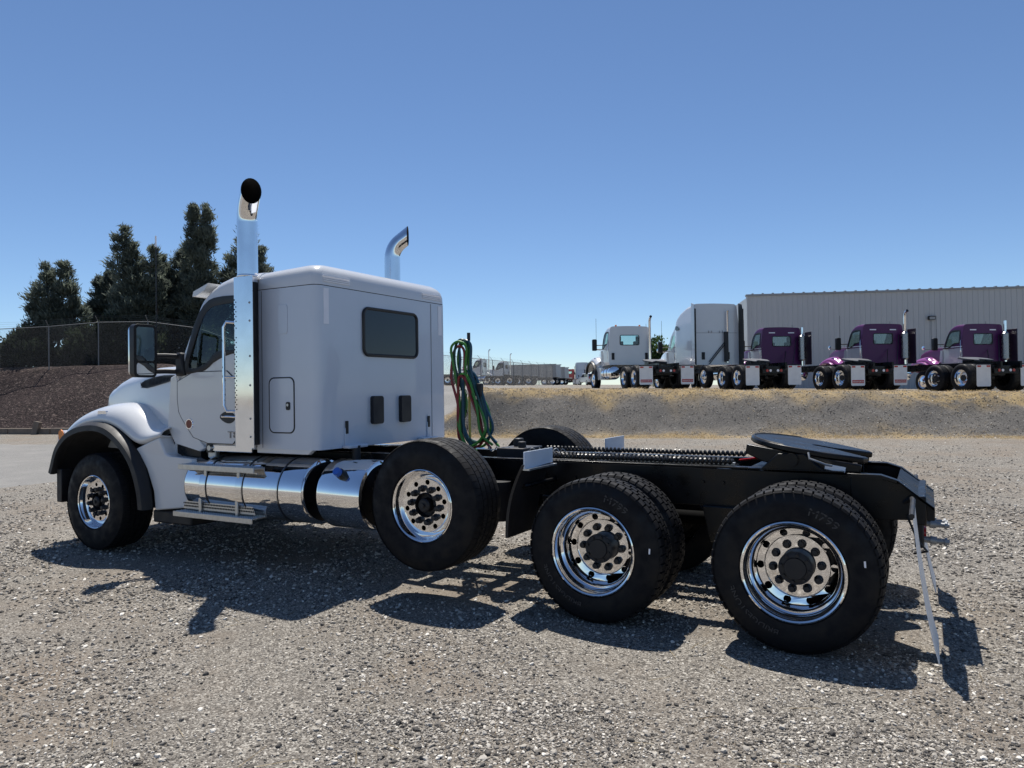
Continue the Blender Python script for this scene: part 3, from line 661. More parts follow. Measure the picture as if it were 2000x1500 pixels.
# mud flaps
for s in (1, -1):
    rs = []
    for i in range(13):
        t = i/12; z = .95-.88*t; x = -.705-.02*math.sin(t*3.14)-.125*t**2.3
        rs.append([(x, s*.60, z), (x, s*1.16, z), (x-.007, s*1.16, z), (x-.007, s*.60, z)])
    fl = B().rings(rs).obj('mud_flap', FLAP, T, 60)
    B().tube([(-.62, s*.44, .93), (-.69, s*.50, .985), (-.70, s*.62, .985), (-.70, s*1.17, .96)], .017, 8).obj('flap_hanger', SATIN, T)
B().tube([(-.66, .5, .86), (-.72, .52, .70), (-.78, .5, .62), (-.70, .4, .58)], .008, 6).obj('tail_cable', GASKET, T)
for y, z in ((.20, .77), (.22, .655), (-.25, .72)):
    g = B().cyl((-.72, y, z), (-.80, y, z-.005), .022, n=10).cyl((-.80, y, z-.005), (-.84, y, z-.008), .032, .028, 12).cyl((-.84, y, z-.008), (-.92, y, z-.012), .018, n=10).cyl((-.89, y, z-.01), (-.905, y, z-.011), .030, n=10)
    g.obj('air_coupling', STEEL, T)
B().box(-.76, -.70, -.30, .30, .60, .82).obj('light_bar', SATIN, T, bevel=.01)
for y in (-.22, .12): B().cyl((-.76, y, .68), (-.775, y, .68), .05, .045, 16).obj('tail_light', REDL, T)
# fifth wheel
fv = []; tilt = R(-9.5)
ol = []
for i in range(25):
    a = R(-100+200*i/24); ol.append((.02+.46*math.cos(a)*1.0, .50*math.sin(a)*1.0) if abs(a) < R(80) else (.02+.46*math.cos(a), .5*math.sin(a)))
ol = [(-.40, -.34), (-.15, -.47), (.05, -.50)]+[(.05+.42*math.cos(R(a)), .50*math.sin(R(a))) for a in range(-75, 76, 15)]+[(.05, .50), (-.15, .47), (-.40, .34), (-.43, .24), (-.18, .05), (-.02, .05), (0.0, 0), (-.02, -.05), (-.18, -.05), (-.43, -.24)]
fwh = B().prism(ol, 0, .045, 'xy').obj('fifth_wheel_plate', BLACK, T, bevel=.012); fwh.location = (.02, 0, 1.262); fwh.rotation_euler = (0, tilt, 0)
for s in (1, -1):
    sk = B().prism([(.42, .0), (.42, -.07), (.28, -.11), (-.05, -.11), (-.40, -.055), (-.40, 0)], s*.40, s*.46).obj('plate_skirt', BLACK, fwh, bevel=.008)
    B().prism([(-.13, 1.145), (.33, 1.145), (.2, 1.27), (0.0, 1.27)], s*.37, s*.50).obj('fifth_wheel_bracket', BLACK, T, bevel=.01)
    B().cyl((.1, s*.50, 1.225), (.1, s*.53, 1.225), .05, n=16).obj('pivot_pin', BLACK, T)
    lb = B().box(-.30, -.16, s*.461, s*.463, -.075, -.035).obj('maker_label', TAPE, fwh, 0)
    B().tube([(-.02, s*.50, 1.28), (-.03, s*.53, 1.24), (-.14, s*.53, 1.20), (-.18, s*.5, 1.19)], .009, 6).obj('release_handle', STEEL, T)
B().box(-.26, .42, -.50, .50, 1.142, 1.152).obj('fifth_wheel_base', BLACK, T, bevel=.002)
lip = B().tube([(.05+.40*math.cos(R(a)), .48*math.sin(R(a)), .047) for a in range(-75, 76, 10)], .006, 6).obj('grease_groove', GASKET, fwh)
# conduits coiled along the frame
for y0, x0, x1, rad, tr, pitch in ((.40, .55, 2.35, .014, .013, .036), (.30, .60, 2.35, .015, .014, .04), (-.36, .6, 2.6, .015, .013, .04)):
    pts = []; n = int((x1-x0)/pitch*9)
    for i in range(n+1):
        t = i/n; a = i/9*2*math.pi; pts.append((x0+(x1-x0)*t, y0+.01*math.sin(t*9)+rad*math.cos(a), 1.185+rad*math.sin(a)))
    B().tube(pts, tr, 5).obj('coiled_conduit', GASKET, T)
pts = [(2.15+.85*i/120, .12+.02*math.sin(i*.4), 1.20+.022*math.sin(i*.55)) for i in range(121)]
B().tube(pts, .006, 5).obj('wavy_wire', STEEL, T)
B().box(.55, 2.4, .31, .34, 1.152, 1.172).obj('cable_tray', ALU, T, bevel=.003)
B().tube([(.55, .2, 1.18), (.38, .1, 1.2), (.3, .12, 1.19)], .008, 6).obj('red_air_line', REDL, T)
B().box(2.55, 2.85, -.2, .2, 1.12, 1.22).cyl((2.62, .1, 1.2), (2.62, .1, 1.28), .04).cyl((2.74, -.05, 1.2), (2.74, -.05, 1.30), .05).obj('valve_block', SATIN, T, bevel=.01)
for x, y in ((2.3, -.2), (3.5, .0), (4.0, .2)):
    B().cyl((x-.25, y, .98), (x+.25, y, .98), .12, n=18).obj('air_reservoir', SATIN, T)
# pole and hoses
B().cyl((3.28, 0, 1.1), (3.28, 0, 2.30), .013, n=10).obj('hose_pole', mat('yellow_pole', (.55, .42, .08), .4), T); B().cyl((3.28, 0, 2.29), (3.28, 0, 2.37), .017, n=10).obj('pole_cap', SATIN, T)
hp = [(2.95, 1.24), (3.06, 1.36), (3.12, 1.62), (3.22, 1.9), (3.29, 1.96), (3.35, 1.87), (3.36, 1.45), (3.32, 1.31), (3.21, 1.235), (3.10, 1.27), (3.04, 1.40), (3.09, 1.60), (3.20, 1.80), (3.27, 2.0), (3.26, 2.22), (3.33, 2.285), (3.405, 2.24), (3.42, 2.1), (3.40, 1.93), (3.34, 1.68), (3.36, 1.45), (3.31, 1.30), (3.22, 1.18)]
for k, (nm, c, dy, dx, dz) in enumerate((('green_air_hose', (.06, .24, .03), .07, .02, -.015), ('blue_air_hose', (.015, .075, .12), .02, -.022, .012), ('red_air_hose', (.28, .03, .03), .05, .045, -.04), ('electric_cable', (.02, .075, .07), .035, .0, .022), ('green_air_hose', (.06, .24, .03), .0, -.012, -.02))):
    pts = [(x+dx*(1 if x < 3.3 else .8)+.016*math.sin(i*1.7+k), dy+.02*math.sin(i*.9+k*2), z+dz+.01*math.cos(i*1.3+k)) for i, (x, z) in enumerate(hp)]
    B().tube(bez(pts), .0135, 7).obj(nm, mat(nm, c, .4), T)
B().box(3.20, 3.25, -.03, .03, 1.72, 1.92).box(3.12, 3.17, -.02, .04, 1.66, 1.85).obj('hose_clip', SATIN, T, bevel=.008)
for z in (1.40, 1.55, 1.75, 2.05): B().lathe([(.05, -.008), (.054, 0), (.05, .008)], 12, (3.35, .01, z)).obj('cable_tie', GASKET, T)
# tanks and steps
def tank(x0, x1, s, r=.325, yc=.885, zc=.80, straps=(), endm=CHROME):
    prof = [(r-.03, x0), (r-.005, x0+.012), (r, x0+.03), (r, x1-.03), (r-.005, x1-.012), (r-.03, x1)]
    rs = [[(x, s*yc+rad*math.cos(a), zc+rad*math.sin(a)) for a in [2*math.pi*i/56 for i in range(56)]] for rad, x in prof]
    t = B().rings(rs, True).obj('fuel_tank', CHROME, T, 40)
    B().rings([[(x, s*yc+rad*math.cos(a), zc+rad*math.sin(a)) for a in [2*math.pi*i/40 for i in range(40)]] for rad, x in ((r-.035, x0-.004), (r-.1, x0-.012), (.01, x0-.02))], True).obj('tank_end', BLACK, t)
    for x in straps:
        rs = [[(x+e, s*yc+(r+d)*math.cos(a), zc+(r+d)*math.sin(a)) for a in [2*math.pi*i/56 for i in range(56)]] for e, d in ((-.045, .0), (-.045, .004), (.045, .004), (.045, .0))]
        B().rings(rs, False).obj('tank_strap', CHROME2, t)
        rs = [[(x-.06+e, s*yc+(r+d)*math.cos(a), zc+(r+d)*math.sin(a)) for a in [2*math.pi*i/56 for i in range(56)]] for e, d in ((-.005, .0), (-.005, .005), (.005, .005), (.005, .0))]
        B().rings(rs, False).obj('strap_rubber', GASKET, t)
    return t
for s in (1, -1):
    tank(4.42, 6.15, s, straps=(5.85, 5.30, 4.80))
    t2 = tank(3.70, 4.24, s, r=.33)
    c = B().cyl((3.96, s*(.885+.25), 1.0), (3.96, s*(.885+.305), 1.035), .05, .045, 16).obj('filler_neck', GASKET, t2)
    B().cyl((3.96, s*(.885+.29), 1.02), (3.96, s*(.885+.345), 1.055), .042, .038, 10).obj('blue_tank_cap', BLUECAP, t2)
    B().cyl((5.98, s*.95, 1.09), (5.98, s*.95, 1.16), .06, n=18).obj('fuel_cap', ALU, T)
    for z0, xa, xb, nm in ((1.03, 5.02, 6.17, 'upper_step'), (.525, 5.05, 6.26, 'lower_step')):
        st = B().box(xa, xb, min(s*.98, s*1.25), max(s*.98, s*1.25), z0-.006, z0+.006).box(xa, xb, min(s*1.242, s*1.255), max(s*1.242, s*1.255), z0-.045, z0+.01)
        st = st.obj(nm, ALU, T, bevel=.003)
        tr = B()
        for i in range(36):
            for j in range(5): tr.cyl((xa+.03+i*(xb-xa-.06)/35, s*(1.02+.05*j), z0+.006), (xa+.03+i*(xb-xa-.06)/35, s*(1.02+.05*j), z0+.013), .011, .007, 6)
        tr = tr.obj('step_tread', ALU, st); tr['kind'] = 'stuff'
        sp = B().prism([(xa+.05, z0-.05), (xb-.05, z0-.05), (xb-.05, z0-.13), (xa+.05, z0-.13)] if z0 > .8 else [(xa+.05, z0+.03), (xb-.05, z0+.03), (xb-.1, z0+.12), (xa+.1, z0+.12)], s*1.16, s*1.165).obj('perforated_guard', ALU, st)
        hp_ = B()
        for i in range(44):
            for j in range(2): hp_.cyl((xa+.08+i*(xb-xa-.16)/43+.012*j, s*1.1655, z0+(-.07-.03*j if z0 > .8 else .06+.03*j)), (xa+.08+i*(xb-xa-.16)/43+.012*j, s*1.167, z0+(-.07-.03*j if z0 > .8 else .06+.03*j)), .010, n=8)
        hp_ = hp_.obj('guard_holes', GASKET, st); hp_['kind'] = 'stuff'
        for x in (xa+.3, xb-.35):
            B().box(x-.02, x+.02, min(s*1.17, s*1.19), max(s*1.17, s*1.19), z0-.22 if z0 > .8 else z0, z0 if z0 > .8 else z0+.16).obj('step_hanger', ALU, st, bevel=.003)
B().box(4.5, 6.2, -.55, .55, .55, 1.0).obj('transmission', BLACK, T, bevel=.05)
B().box(6.3, 8.1, -.36, .36, .6, 1.5).obj('engine', BLACK, T, bevel=.05)
B().box(8.5, 8.66, -1.1, 1.1, .42, .80).obj('front_bumper', CHROME, T, bevel=.04)
B().box(8.30, 8.40, 1.02, 1.28, .50, .90).obj('front_splash_guard', SATIN, T, bevel=.01)
B().box(6.1, 6.75, .7, 1.15, .36, .50).obj('step_box', SATIN, T, bevel=.02)

# ---------------------------------------------------------------- the other trucks
def zg(x, y): return float(hgt(x, y))
def bg_wheels(root, xs_drive, x_front, hub=True):
    for x in xs_drive:
        for s in (1, -1):
            w = put('wheel', WM['bg_rim'], root, (x, s*1.2, .52), (0, random.uniform(0, 3), 0 if s > 0 else math.pi))
            put('tyre', WM['bg_tyre'], w, (0, -.135, 0)); put('tyre', WM['bg_tyre'], w, (0, -.47, 0)); put('hub', WM['bg_hub'], w)
        B().cyl((x, -1.05, .52), (x, 1.05, .52), .08, n=10).lathe([(.001, -.17), (.19, -.06), (.19, .06), (.001, .17)], 14, (x, 0, .53)).obj('axle', BLACK, root)
    for s in (1, -1):
        w = put('wheel', WM['bg_rim_front'], root, (x_front, s*1.17, .52), (0, 0, 0 if s > 0 else math.pi)); put('tyre', WM['bg_tyre'], w, (0, -.135, 0))
def bg_chassis(root, xf, flaps=True, letters=True):
    for s in (1, -1):
        B().box(-1.0, xf, min(s*.36, s*.44), max(s*.36, s*.44), .85, 1.1).obj('frame_rail', BLACK, root)
        if flaps:
            fl = B().prism([(s*.62, .98), (s*1.2, .98), (s*1.2, .24), (s*1.17, .2), (s*.65, .2), (s*.62, .24)], -.74, -.75, 'yz').obj('mud_flap', FLAP, root)
            for k in (.72, 1.1): B().box(-.765, -.752, min(s*k-.07, s*k+.07), max(s*k-.07, s*k+.07), .90, .96).obj('reflector', REDL, fl)
            B().tube([(-.74, s*.44, 1.0), (-.74, s*1.22, 1.0)], .02, 6).obj('flap_hanger', BLACK, root)
            if letters:
                v, f = text_mesh('KENWORTH', .115, .002); w_ = max(p[0] for p in v)
                B().box(-.7525, -.751, min(s*.66, s*1.16), max(s*.66, s*1.16), .30, .42).obj('lettering_band', REDTXT, fl, 0)
                B().add([(-.7545-z, .91*s+(w_/2-x)*.43/w_*1.05, .325+y*.8) for x, y, z in v], f).obj('flap_lettering', FLAP, fl, 0)
        B().cyl((-.78, s*.30, .78), (-.80, s*.30, .78), .055, n=12).obj('tail_light', REDL, root); B().cyl((-.78, s*.16, .78), (-.80, s*.16, .78), .05, n=12).obj('reverse_light', TAPE, root)
        B().cyl((.3, s*.5, .5), (.3, s*.5, .84), .13, n=12).obj('air_spring', SATIN, root)
    B().box(-.78, -.70, -.5, .5, .66, .95).obj('tail_crossmember', BLACK, root, bevel=.01)
    B().box(-.3, 1.9, -.40, .40, .60, .86).obj('suspension_frame', BLACK, root)
    f = B().prism([(-.45, -.3), (.1, -.5), (.5, -.42), (.62, 0), (.5, .42), (.1, .5), (-.45, .3), (-.1, .05), (-.1, -.05)], 0, .06, 'xy').obj('fifth_wheel_plate', mat('dusty_plate', (.09, .09, .095), .5), root, bevel=.01); f.location = (.55, 0, 1.2); f.rotation_euler = (0, R(-8), 0)
    B().box(.3, .8, -.42, .42, 1.1, 1.2).obj('fifth_wheel_bracket', BLACK, root)
def bg_front(root, x0, m, fm, simple=False):
    build_hood(root, x0+1.24, m)
    for s in (1, -1):
        build_fender(root, x0+2.35, fm, SATIN if fm is WHITE else fm, s, True)
        B().prism([(x0+1.2, 1.95), (x0+1.32, 1.95), (x0+1.42, 1.3), (x0+1.2, 1.15)], s*.95, s*1.05).obj('cowl_side', m if fm is not PURPLE_L else SILVER, root)
        B().prism([(x0+1.75, 1.17), (x0+1.43, 1.32), (x0+1.25, 1.1), (x0+.9, 1.08), (x0+.87, .56), (x0+1.42, .5), (x0+1.5, .9)], s*.75, s*1.19).obj('rear_fender_panel', fm, root)
        mo = B().prism([(s*y, z) for y, z in rr(1.28, 1.50, 1.95, 2.52, .05)], x0+1.2, x0+1.33, 'yz').obj('mirror', GASKET, root, bevel=.02)
        for z in (2.22, 2.02): B().tube([(x0+1.26, s*1.32, z), (x0+1.16, s*1.0, z)], .022, 6).obj('mirror_arm', SATIN, root)
        B().tube([(x0+2.0, s*.82, 2.0), (x0+2.3, s*1.15, 2.08)], .012, 6).obj('hood_mirror_arm', SATIN, root)
        B().lathe([(.001, -.05), (.08, -.03), (.1, 0), (.001, .02)], 14, (x0+2.3, s*1.15, 2.12)).obj('hood_mirror', CHROME, root)
        rs = [[(x, s*.88+r*math.cos(a), .80+r*math.sin(a)) for a in [2*math.pi*i/24 for i in range(24)]] for r, x in ((.28, x0-.3), (.31, x0-.28), (.31, x0+.9), (.28, x0+.92))]
        tk = B().rings(rs).obj('fuel_tank', CHROME, root)
        for xx in (x0, x0+.5): B().rings([[(xx+e, s*.88+.316*math.cos(a), .8+.316*math.sin(a)) for a in [2*math.pi*i/24 for i in range(24)]] for e in (-.03, .03)], False).obj('tank_strap', GASKET, tk)
        B().box(x0, x0+.9, min(s*1.0, s*1.24), max(s*1.0, s*1.24), .50, .54).obj('step', ALU, root)
        B().tube([(x0+.06, s*1.07, 1.5), (x0+.06, s*1.10, 1.55), (x0+.06, s*1.10, 2.3), (x0+.06, s*1.07, 2.35)], .013, 6).obj('grab_handle', CHROME, root)
def bg_stack(root, x, y, muffler, ztop, curved=True):
    if muffler:
        B().lathe([(.05, 1.25), (.05, 1.42), (.16, 1.5), (.16, 2.62), (.05, 2.72), (.05, ztop-.2)], 20).obj('muffler', mat('dark_muffler_chrome', (.30, .30, .31), .25, .9, var=.25, scale=9), root)
        o = root.children; m = [c for c in root.children if c.name.startswith('muffler')][-1]; m.rotation_euler = (R(90), 0, 0); m.location = (x, y, 0)
    p = [(x, y, 1.2), (x, y, ztop-.25)]
    if curved: p += [(x-.02, y, ztop-.15), (x-.08, y, ztop-.05), (x-.17, y, ztop)]
    else: p += [(x, y, ztop)]
    s = B().tube(p, .062, 12).obj('exhaust_stack', CHROME2, root); B().cyl(p[-1], (p[-1][0]-.02*curved, y, p[-1][2]+.008), .064, n=12).obj('stack_opening', GASKET, s)
def daycab(label, group, loc, phi, Lc, m=WHITE, fm=WHITE, lower=None, muffler=False, ztop=3.5, curved=True, flaps=True, letters=True, fairing=None, antenna=True, name='semi_truck', vents=True):
    root = thing(name, label, 'truck', loc, math.atan2(-math.cos(phi), math.sin(phi)), group)
    build_cab(root, Lc, 'cab', m, lower, rr(-.47, .47, 2.17, 2.62, .07), 2.02)
    B().prism(rr(-.47, .47, 2.17, 2.62, .07), Lc+.004, Lc+.010, 'yz').obj('rear_window', RGLASS, root)
    B().tube([(Lc-.006, y, z) for y, z in rr(-.48, .48, 2.16, 2.63, .07)], .018, 5, closed=True).obj('window_seal', GASKET, root)
    if vents:
        for s in (1, -1): B().box(Lc-.03, Lc, s*.84-.07, s*.84+.07, 1.45, 1.78).obj('air_vent', SATIN, root, bevel=.01)
    bg_front(root, Lc, m, fm); bg_chassis(root, Lc+3.0, flaps, letters); bg_wheels(root, (0, 1.37), Lc+2.35)
    bg_stack(root, Lc-.2, -.95, muffler, ztop, curved)
    if fairing: B().box(Lc-.55, Lc-.02, -1.24, -1.20, 1.25, 2.82).obj('side_fairing', fairing, root, bevel=.01)
    if lower:
        for s in (1, -1):
            B().box(Lc+.02, Lc+1.2, s*1.052-.004, s*1.052+.004, 2.0, 2.035).obj('dark_stripe', PURPLE, root, 0)
            B().box(Lc+.02, Lc+1.2, s*1.052-.004, s*1.052+.004, 2.05, 2.085).obj('pale_stripe', TAPE, root, 0)
            B().box(Lc-.008, Lc+.0, s*.5-.16, s*.5+.16, 2.78, 2.83).obj('tape_strip', TAPE, root, 0)
        B().tube([(Lc-.05, -.75, 2.55), (Lc-.75, -.1, 1.15)], .018, 6).tube([(Lc-.02, -.2, 1.9), (Lc-.6, .25, 1.12)], .014, 6).obj('support_rod', GASKET, root)
    else:
        for s in (1, -1): B().cyl((Lc+.25, s*.6, 3.05), (Lc+.25, s*.6, 3.15), .05, .045, 12).obj('amber_beacon', AMBER, root)
    if antenna:
        for s, h in ((1, 3.55), (-1, 3.3)): B().tube([(Lc+1.25, s*1.3, 2.1), (Lc+1.25, s*1.3, h)], .008, 5).obj('antenna', GASKET, root)
    return root
PHI = R(39); RTT = Vector((-math.cos(PHI), -math.sin(PHI), 0))
def place(px, py, D):
    b = at(px, py, D)+RTT*1.2; return (b.x, b.y, zg(b.x, b.y))
GP = 'tractors parked along the top of the bank'
daycab('white day cab tractor with round amber beacons parked nearest the open road', GP, place(1238, 759.6, 31.4), PHI, 4.0)
daycab('purple and silver day cab tractor parked right beside the tall white sleeper tractor', GP, place(1640, 762.4, 29), PHI, 6.35, PURPLE, PURPLE_L, SILVER, True, 3.05, False, fairing=mat('dark_fairing', (.02, .006, .022), .4), vents=False)
daycab('purple and silver day cab tractor with curved exhaust tip above its roof', GP, place(1877, 764.7, 27.2), PHI, 5.9, PURPLE, PURPLE_L, SILVER, True, 3.62, True, letters=False, fairing=mat('dark_fairing', (.02, .006, .022), .4), vents=False)
p3 = Vector(place(1877, 764.7, 27.2))*2-Vector(place(1640, 762.4, 29)); p3 = p3+Vector((-.45, -.75, 0))
daycab('purple and silver day cab tractor parked under the wall lamp end of the row', GP, (p3.x, p3.y, zg(p3.x, p3.y)), PHI, 6.9, PURPLE, PURPLE_L, SILVER, True, 3.2, False, letters=False, fairing=mat('dark_fairing', (.02, .006, .022), .4), vents=False)
def sleeper_truck(label, group, loc, phi, m=WHITE, flaps=True):
    root = thing('semi_truck', label, 'truck', loc, math.atan2(-math.cos(phi), math.sin(phi)), group); x0 = 6.75; S0 = 4.5
    rs = []
    for d in list(np.arange(0, 2.3, .15))+list(np.arange(2.3, 3.55, .05)):
        zt = interp(d, [0, .8, 1.5, 2.1, 2.6, 2.9, 3.0, 3.4, 3.55], [4.06, 4.0, 3.80, 3.46, 3.08, 2.9, 2.82, 2.22, 2.05]); k = interp(d, [0, 1.9, 2.35, 3.55], [1.2, 1.2, 1.07, 1.0])
        rs.append([(S0+d, y, z) for y, z in section(1.2, zt, lambda z: k*interp(z, [1.2, 2.2, 3.2, 4.0], [1, 1, .97, .90]), .16)])
    b = B().rings(rs, False); win = [(x-.25+.03, z) for x, z in cab_window(x0)]; sh = B(); gl = B(); ws = B(); sh.v = gl.v = ws.v = b.v
    for f in b.f:
        c = [sum(b.v[i][k] for i in f)/4 for k in range(3)]
        if abs(c[1]) > .8 and inpoly((c[0], c[2]), win): gl.f.append(f)
        elif c[0] > S0+2.95 and c[2] > 2.15 and abs(c[1]) < .86: ws.f.append(f)
        else: sh.f.append(f)
    sh.obj('cab_and_sleeper', m, root); gl.obj('side_window', WGLASS, root); ws.obj('windshield', WGLASS, root)
    B().prism([(p[1], p[2]) for p in rs[0]], S0-.004, S0+.02, 'yz').obj('rear_panel', m, root)
    B().box(S0-.006, S0, -1.1, 1.1, 2.70, 2.712).obj('panel_seam', GASKET, root, 0)
    for s in (1, -1):
        e = B().prism([(S0-.02, 1.2), (S0-.40, 1.2), (S0-.40, 3.75), (S0-.30, 4.02), (S0-.02, 4.10)], s*1.16, s*1.20).obj('side_extender', m if s > 0 else GASKET, root)
        B().box(S0-.44, S0-.395, s*1.18-.035, s*1.18+.035, 1.2, 3.8).obj('extender_edge', GASKET, e)
        B().prism(smooth_poly([(S0+1.35, 2.95), (S0+1.95, 2.95), (S0+1.95, 3.15), (S0+1.75, 3.2)], 1), s*1.17, s*1.195).obj('sleeper_window', DGLASS, root)
        B().box(S0-.03, S0, s*.62-.08, s*.62+.08, 1.45, 1.8).obj('air_vent', SATIN, root, bevel=.01)
        for y in (.35, -.2): B().lathe([(.04, -.01), (.05, 0), (.04, .01)], 10, (S0-.02, s*y, 2.76)).obj('rear_lamp', SATIN, root)
    B().tube([(S0-.12, -.55, 1.3), (S0-.12, -.55, 3.6), (S0-.18, -.55, 3.75)], .045, 10).obj('exhaust_stack', CHROME2, root)
    B().box(S0-.17, S0-.06, -.56, -.40, 1.35, 2.75).obj('stack_guard', GASKET, root)
    for k in (0, .12): B().tube([(S0-.05, -.42, 2.25-k), (S0-.05, .35, 1.35-k)], .02, 6).obj('support_rod', GASKET, root)
    bg_front(root, x0-.02, m, WHITE); bg_chassis(root, x0+3.0, flaps, False); bg_wheels(root, (0, 1.37), x0+2.33)
    for s in (1, -1):
        w = put('wheel', WM['bg_rim_front'], root, (3.3, s*1.17, .62), (0, 0, 0 if s > 0 else math.pi)); put('tyre', WM['bg_tyre'], w, (0, -.135, 0))
        B().tube([(x0+1.25, s*1.3, 2.1), (x0+1.25, s*1.3, 3.6)], .008, 5).obj('antenna', GASKET, root)
    return root
sleeper_truck('tall white high roof sleeper tractor standing among the day cab tractors', GP, place(1440, 762.8, 30), PHI)
# far lot behind the wire fence
GF = 'white tractors behind the far wire fence'
def far(px, D, dx=0): p = at(px, 752, D); return (p.x, p.y, zg(p.x, p.y))
LEFT = math.atan2(-RT[0], RT[1]) ; LPHI = math.atan2(-RT[0]*1.0, RT[1]*1.0)
for px, D, dphi, lab, zt in ((905, 72, .1, 'white tractor at the near end of the fenced lot, half hidden by the hoses', 3.9), (1000, 84, .25, 'white tractor with long hood behind the wire fence, stack with curved tip', 4.2), (1037, 93, .3, 'white tractor behind the wire fence, in front of the ribbed trailer', 4.1)):
    h = Vector((-RT[0], -RT[1], 0)); a = math.atan2(h.y, h.x)-dphi
    daycab(lab, GF, far(px, D), a+math.pi/2, 3.2, muffler=False, ztop=zt, flaps=False, letters=False, antenna=False)
# ribbed dump trailers
def trailer(label, px, D, ang, L, m, group):
    loc = far(px, D); h = Vector((-RT[0], -RT[1], 0)); a = math.atan2(h.y, h.x)-ang
    t = thing('dump_trailer', label, 'trailer', loc, a, group)
    B().prism([(0, 1.1), (L, 1.1), (L-.1, 2.85), (.1, 2.85)], -1.2, 1.2).obj('tub', m, t, bevel=.03)
    for i in range(int(L/.55)):
        for s in (1, -1): B().box(.25+i*.55, .37+i*.55, min(s*1.2, s*1.27), max(s*1.2, s*1.27), 1.1, 2.85).obj('side_rib', m, t)
    for s in (1, -1):
        B().box(0, L, min(s*1.17, s*1.29), max(s*1.17, s*1.29), 2.85, 2.97).obj('top_rail', m, t)
        for x in (.6, 1.8): w_ = put('wheel', WM['bg_rim'], t, (x, s*1.2, .52), (0, 0, 0 if s > 0 else math.pi)); put('tyre', WM['bg_tyre'], w_, (0, -.135, 0))
    B().box(.2, L-.2, -.45, .45, .8, 1.1).obj('trailer_frame', BLACK, t); B().box(L-1.5, L-1.4, -.5, -.4, 0, .9).box(L-1.5, L-1.4, .4, .5, 0, .9).obj('landing_leg', STEEL, t)
    return t
GRIB = mat('dull_aluminium', (.36, .36, .355), .5, .4, var=.12)
trailer('dull aluminium ribbed dump trailer standing behind the fenced tractors', 1092, 104, .35, 7.5, GRIB, 'ribbed dump trailers')
trailer('dull aluminium ribbed dump trailer with its end past the last fence post', 1108, 122, .35, 7.5, GRIB, 'ribbed dump trailers')
sleeper_truck('grey white sleeper tractor far off behind the parked white car', 'far tractors', far(1138, 128), PHI-.25, WHITE_SHADE)
daycab('red tractor far off, mostly hidden by the sleeper tractor', 'far tractors', far(1113, 140), PHI-.25, 4.0, REDP, REDP, letters=False, antenna=False)
# parked car
def suv(label, loc, a):
    t = thing('parked_car', label, 'car', loc, a)
    prof = [(-2.3, .5), (-2.35, .95), (-2.2, 1.15), (-2.0, 1.72), (-1.6, 1.80), (.2, 1.78), (.95, 1.15), (2.2, 1.0), (2.35, .8), (2.35, .45), (-2.2, .42)]
    rs = [[(x, y*k, z) for x, z in prof] for y, k in ((-.95, 1), (.95, 1))]
    B().prism(prof, -.95, .95).obj('body', WHITE, t, bevel=.08, seg=3)
    for s in (1, -1):
        B().prism([(-1.9, 1.2), (-1.75, 1.62), (-.7, 1.64), (-.7, 1.2)], s*.945, s*.956).obj('side_window', DGLASS, t); B().prism([(-.6, 1.2), (-.6, 1.64), (.15, 1.62), (.75, 1.2)], s*.945, s*.956).obj('side_window', DGLASS, t)
        for x in (-1.5, 1.45):
            w_ = B().lathe([(.0001, .02), (.22, .02), (.24, -.02)], 20, (0, 0, 0)).obj('wheel', ALU, t); w_.location = (x, s*.93, .38); w_.rotation_euler = (0, 0, 0 if s > 0 else math.pi)
            B().lathe([(.24, -.02), (.26, .03), (.36, .02), (.38, -.03), (.38, -.2)], 24).obj('tyre', TYRE, w_)
        B().box(-2.37, -2.3, s*.8-.08, s*.8+.08, .95, 1.25).obj('tail_light', REDL, t)
    B().prism([(.30, 1.70), (.92, 1.19), (.96, 1.21), (.34, 1.74)], -.8, .8).obj('windshield', DGLASS, t)
    B().prism([(-2.23, 1.2), (-2.06, 1.66), (-2.09, 1.67), (-2.26, 1.2)], -.8, .8).obj('rear_window', DGLASS, t)
h = Vector((-RT[0], -RT[1], 0))
suv('white sport utility car parked far off beside the white day cab tractor', far(1150, 112), math.atan2(h.y, h.x)-1.3)

# ---------------------------------------------------------------- metal building
c0 = at(1460, 579, 46); c1 = at(2000, 562, 43.8); dv = Vector((c1.x-c0.x, c1.y-c0.y, 0)); wl = 46.0; ang = math.atan2(dv.y, dv.x)
BW = thing('metal_building', 'long pale beige ribbed metal building behind the parked tractors', 'building', (c0.x, c0.y, zg(c0.x, c0.y)-.2), ang)
BH = c0.z-BW.location.z
BEIGE = mat('beige_metal_wall', (.50, .50, .485), .45, .0, var=.03, scale=.6, bump=.02, bscale=3)
# one ribbed panel 0.915 m wide, local x along the wall, visible face toward -normal
fs = 1 if (Vector((-math.sin(ang), math.cos(ang), 0)).dot(Vector((CAM[0]-c0.x, CAM[1]-c0.y, 0))) > 0) else -1
pr = []
for k in range(3):
    x = k*.305; pr += [(x, 0), (x+.215, 0), (x+.235, .032), (x+.285, .032), (x+.305, 0)]
pr = [p for i, p in enumerate(pr) if i == 0 or p != pr[i-1]]
vs = [(x, fs*y, z) for z in (0, BH) for x, y in pr]; n = len(pr)
pm = B().add(vs, [(i, i+1, n+i+1, n+i) for i in range(n-1)]).mesh('wall_panel'); pm.materials.append(BEIGE)
for i in range(int(wl/.916)): put('wall_panel', pm, BW, (i*.916, 0, 0))
B().box(0, wl, min(-fs*.1, -fs*11), max(-fs*.1, -fs*11), 0, BH-.05).obj('wall_core', BEIGE, BW, 0)
B().box(-.06, .02, min(-fs*.2, fs*.06), max(-fs*.2, fs*.06), 0, BH).obj('corner_trim', BEIGE, BW, 0)
